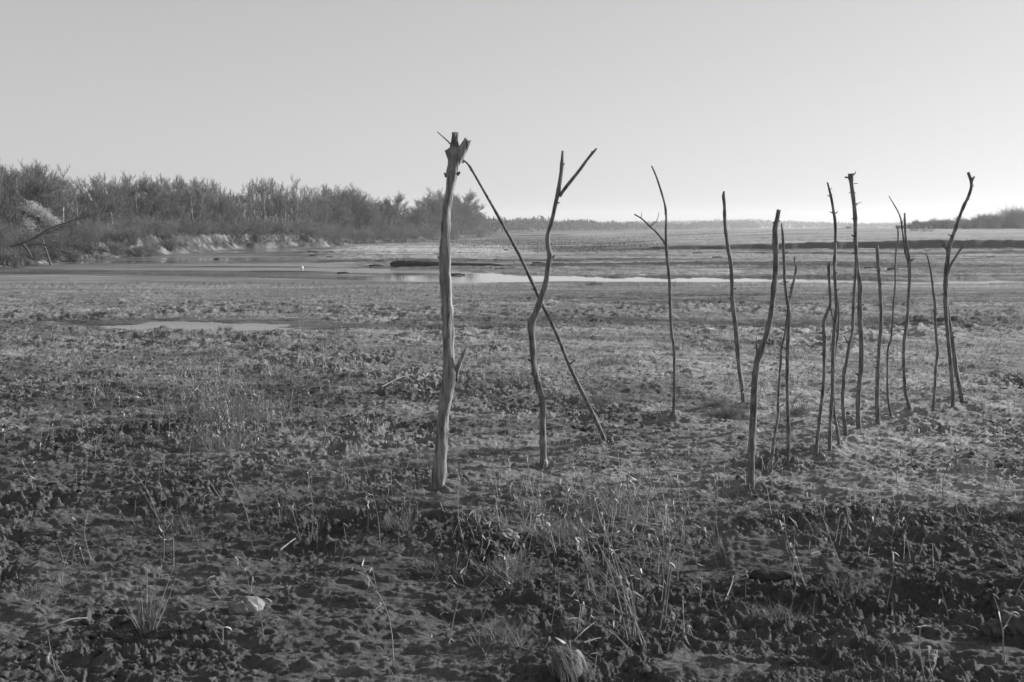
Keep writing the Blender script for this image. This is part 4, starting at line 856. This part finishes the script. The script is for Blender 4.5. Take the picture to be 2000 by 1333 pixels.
def dens(px, py):
    d = .28
    for cx, cy, sx, sy, a in ((1130,1020,260,110,1.4),(450,800,150,70,1.6),(1650,1010,260,80,.7),(650,700,300,60,.7),(1250,1180,150,90,.8),(250,760,200,60,.6),(1800,720,160,40,.5),(700,880,200,60,.4)):
        d += a*math.exp(-((px-cx)/sx)**2-((py-cy)/sy)**2)
    return d
while nw < 290:
    px = rw.uniform(-20, 2020); py = HOR + 1/rw.uniform(1/900, 1/235)
    if rw.random() > dens(px, py)/1.9: continue
    p = ground_px(px, py); i = rw.randint(0, 7)
    o = WP[i] if nw < 8 and not WP[nw].get('label') else None
    o = WP[nw] if nw < 8 else copy_tree(WP[i])
    o.location = p; s = rw.uniform(.65,1.25); o.scale = (s,s,s); o.rotation_euler = (rw.uniform(-.3,.3), rw.uniform(-.3,.3), rw.uniform(0,6.28))
    tag(o, 'thin dry weed stem carrying a few pale curled leaves, rooted in the mud', 'weed', 'thin dry weeds scattered over the mud'); nw += 1
# short grass, litter and clods: uncountable
def gz(n, lo, hi, thr=0.0, seed=120, dx=0):
    def f(rr):
        out = []; tot = 0
        while tot < n:
            px = rr.uniform(-60, 2060, n); py = HOR+1/rr.uniform(1/(hi-HOR), 1/(lo-HOR), n)
            Y = CAMZ*F/(py-HOR); Y = np.where(Y > 14, (CAMZ+1.42*ss(12,60,Y))*F/(py-HOR), Y); X = (px-1000)/F*Y
            k = fbm(X/1.7, Y/1.7, seed, 4, .6)+.25*fbm(X/6, Y/6, seed+4, 2) > thr+rr.uniform(-.25,.25,n)
            k &= (Y < 58) & (np.hypot((X+5.55)/2.6, (Y-20)/1.3) > 1)
            out.append(np.column_stack([X[k], Y[k]])); tot += k.sum()
        return np.concatenate(out)[:n]
    return f
stuff_grass('short_grass', 'short sparse dry grass growing over the muddy foreground', gz(30000, 700, 1400, .30), M_grass, (.02,.085), .0026, 3, 51, (.1,1.4), (0,1.8))
stuff_grass('meadow_grass', 'thin low grass covering the middle ground up to the river', gz(10500, 552, 780, .22, 140), M_grass, (.03,.10), .011, 2, 52, (.1,1.2), (0,1.2))
stuff_grass('leaf_litter', 'tiny curled pale leaves and straw bits littering the mud', gz(20000, 640, 1400, .0, 160), M_stalk, (.012,.04), .005, 3, 53, (1.1,1.9), (-.6,.9))
stuff_grass('pale_litter', 'scattered bright dry leaf scraps on the mud', gz(4200, 590, 1400, .05, 170), M_leaf, (.01,.036), .006, 3, 54, (.5,1.7), (-.6,.9))
def gdens(n):
    def f(rr):
        r_ = random.Random(int(rr.integers(1e6))); out = []
        while len(out) < n:
            px = r_.uniform(-20, 2020); py = HOR + 1/r_.uniform(1/890, 1/190); dd = dens(px, py)-.28
            k = r_.random()*1.5
            if k > dd+.05: continue
            Y = CAMZ*F/(py-HOR)
            for _ in range(r_.randint(1, 6)): out.append(((px-1000)/F*Y+r_.gauss(0,.05), Y+r_.gauss(0,.07)))
        return np.array(out[:n])
    return f
stuff_grass('dry_stems', 'web of thin dry stems standing in the weedy patches of the mud', gdens(2300), M_grass, (.04,.24), .003, 4, 71, (.0,.8), (-.2,1.3))
def high_leaves(n, seed):
    rr = np.random.default_rng(seed); xy = gdens(n)(rr); z = height(xy[:,0], xy[:,1])+rr.uniform(.02,.16,n); b = Buf()
    top = np.column_stack([xy, z]); blades(b, top, rr.uniform(.015,.042,n), rr.uniform(0,6.28,n), rr.uniform(.3,2.8,n), rr.uniform(-.5,1.6,n), rr.uniform(.004,.008,n), K=3, fw=rr.uniform(0,6.28,n))
    base = top.copy(); base[:,2] = height(xy[:,0], xy[:,1])-.02; base[:,:2] += rr.normal(size=(n,2))*.03
    prisms(b, base, top, .0013, .0009)
    tag(b.build('weed_leaves', M_leaf), 'small bright curled leaves on hair thin stems in the weedy patches', 'weeds', kind='stuff')
high_leaves(1500, 72)
def clods():
    import bmesh
    rr = np.random.default_rng(61); xy = gz(7000, 760, 1400, .0, 180)(rr)
    m = rough_mask(xy[:,0], xy[:,1]); xy = xy[m > rr.uniform(.15,1,len(m))]; n = len(xy); z = height(xy[:,0], xy[:,1])
    bm = bmesh.new(); bmesh.ops.create_icosphere(bm, subdivisions=2, radius=1); V = np.array([v.co[:] for v in bm.verts]); T = np.array([[v.index for v in f.verts] for f in bm.faces]); bm.free()
    b = Buf()
    for var in range(10):
        s = slice(var, n, 10); k = len(xy[s]); nn = fbm(V[:,0]*1.6+V[:,2]+var*9, V[:,1]*1.6-V[:,2], 90+var, 3, .6)
        W = V*(1+.55*nn)[:,None]
        r = .004+.016*rr.uniform(0,1,k)**3; a = rr.uniform(0,6.28,k); sc = np.stack([r*rr.uniform(.8,1.7,k), r*rr.uniform(.7,1.2,k), r*rr.uniform(.5,.95,k)],1)
        Q = W[None]*sc[:,None]; c_, s_ = np.cos(a)[:,None], np.sin(a)[:,None]
        Q = np.stack([Q[:,:,0]*c_-Q[:,:,1]*s_, Q[:,:,0]*s_+Q[:,:,1]*c_, Q[:,:,2]], 2) + np.column_stack([xy[s], z[s]+r*.25])[:,None]
        b.add(Q.reshape(-1,3), None, (T[None]+(np.arange(k)*len(V))[:,None,None]).reshape(-1,3))
    tag(b.build('mud_crumbs', M_clod), 'small crumbs of dried mud strewn over the foreground', 'mud', kind='stuff')
clods()
# ------------------------------------------------------------------ haze
HZ = 0.00036
b = Buf(); s = 3300.0; zb, zt = -3.6, 40.0
b.add([(-s,-s,zb),(s,-s,zb),(s,s,zb),(-s,s,zb),(-s,-s,zt),(s,-s,zt),(s,s,zt),(-s,s,zt)], [(3,2,1,0),(4,5,6,7),(0,1,5,4),(1,2,6,5),(2,3,7,6),(3,0,4,7)])
hm = bpy.data.materials.new('thin_haze'); hm.use_nodes = True; hn = hm.node_tree.nodes; hn.clear()
ho = hn.new('ShaderNodeOutputMaterial'); hv = hn.new('ShaderNodeVolumePrincipled'); hv.inputs['Color'].default_value = g(.95); hv.inputs['Density'].default_value = HZ; hv.inputs['Anisotropy'].default_value = .3
hm.node_tree.links.new(hv.outputs[0], ho.inputs['Volume'])
tag(b.build('haze', hm, smooth=False), kind='stuff')
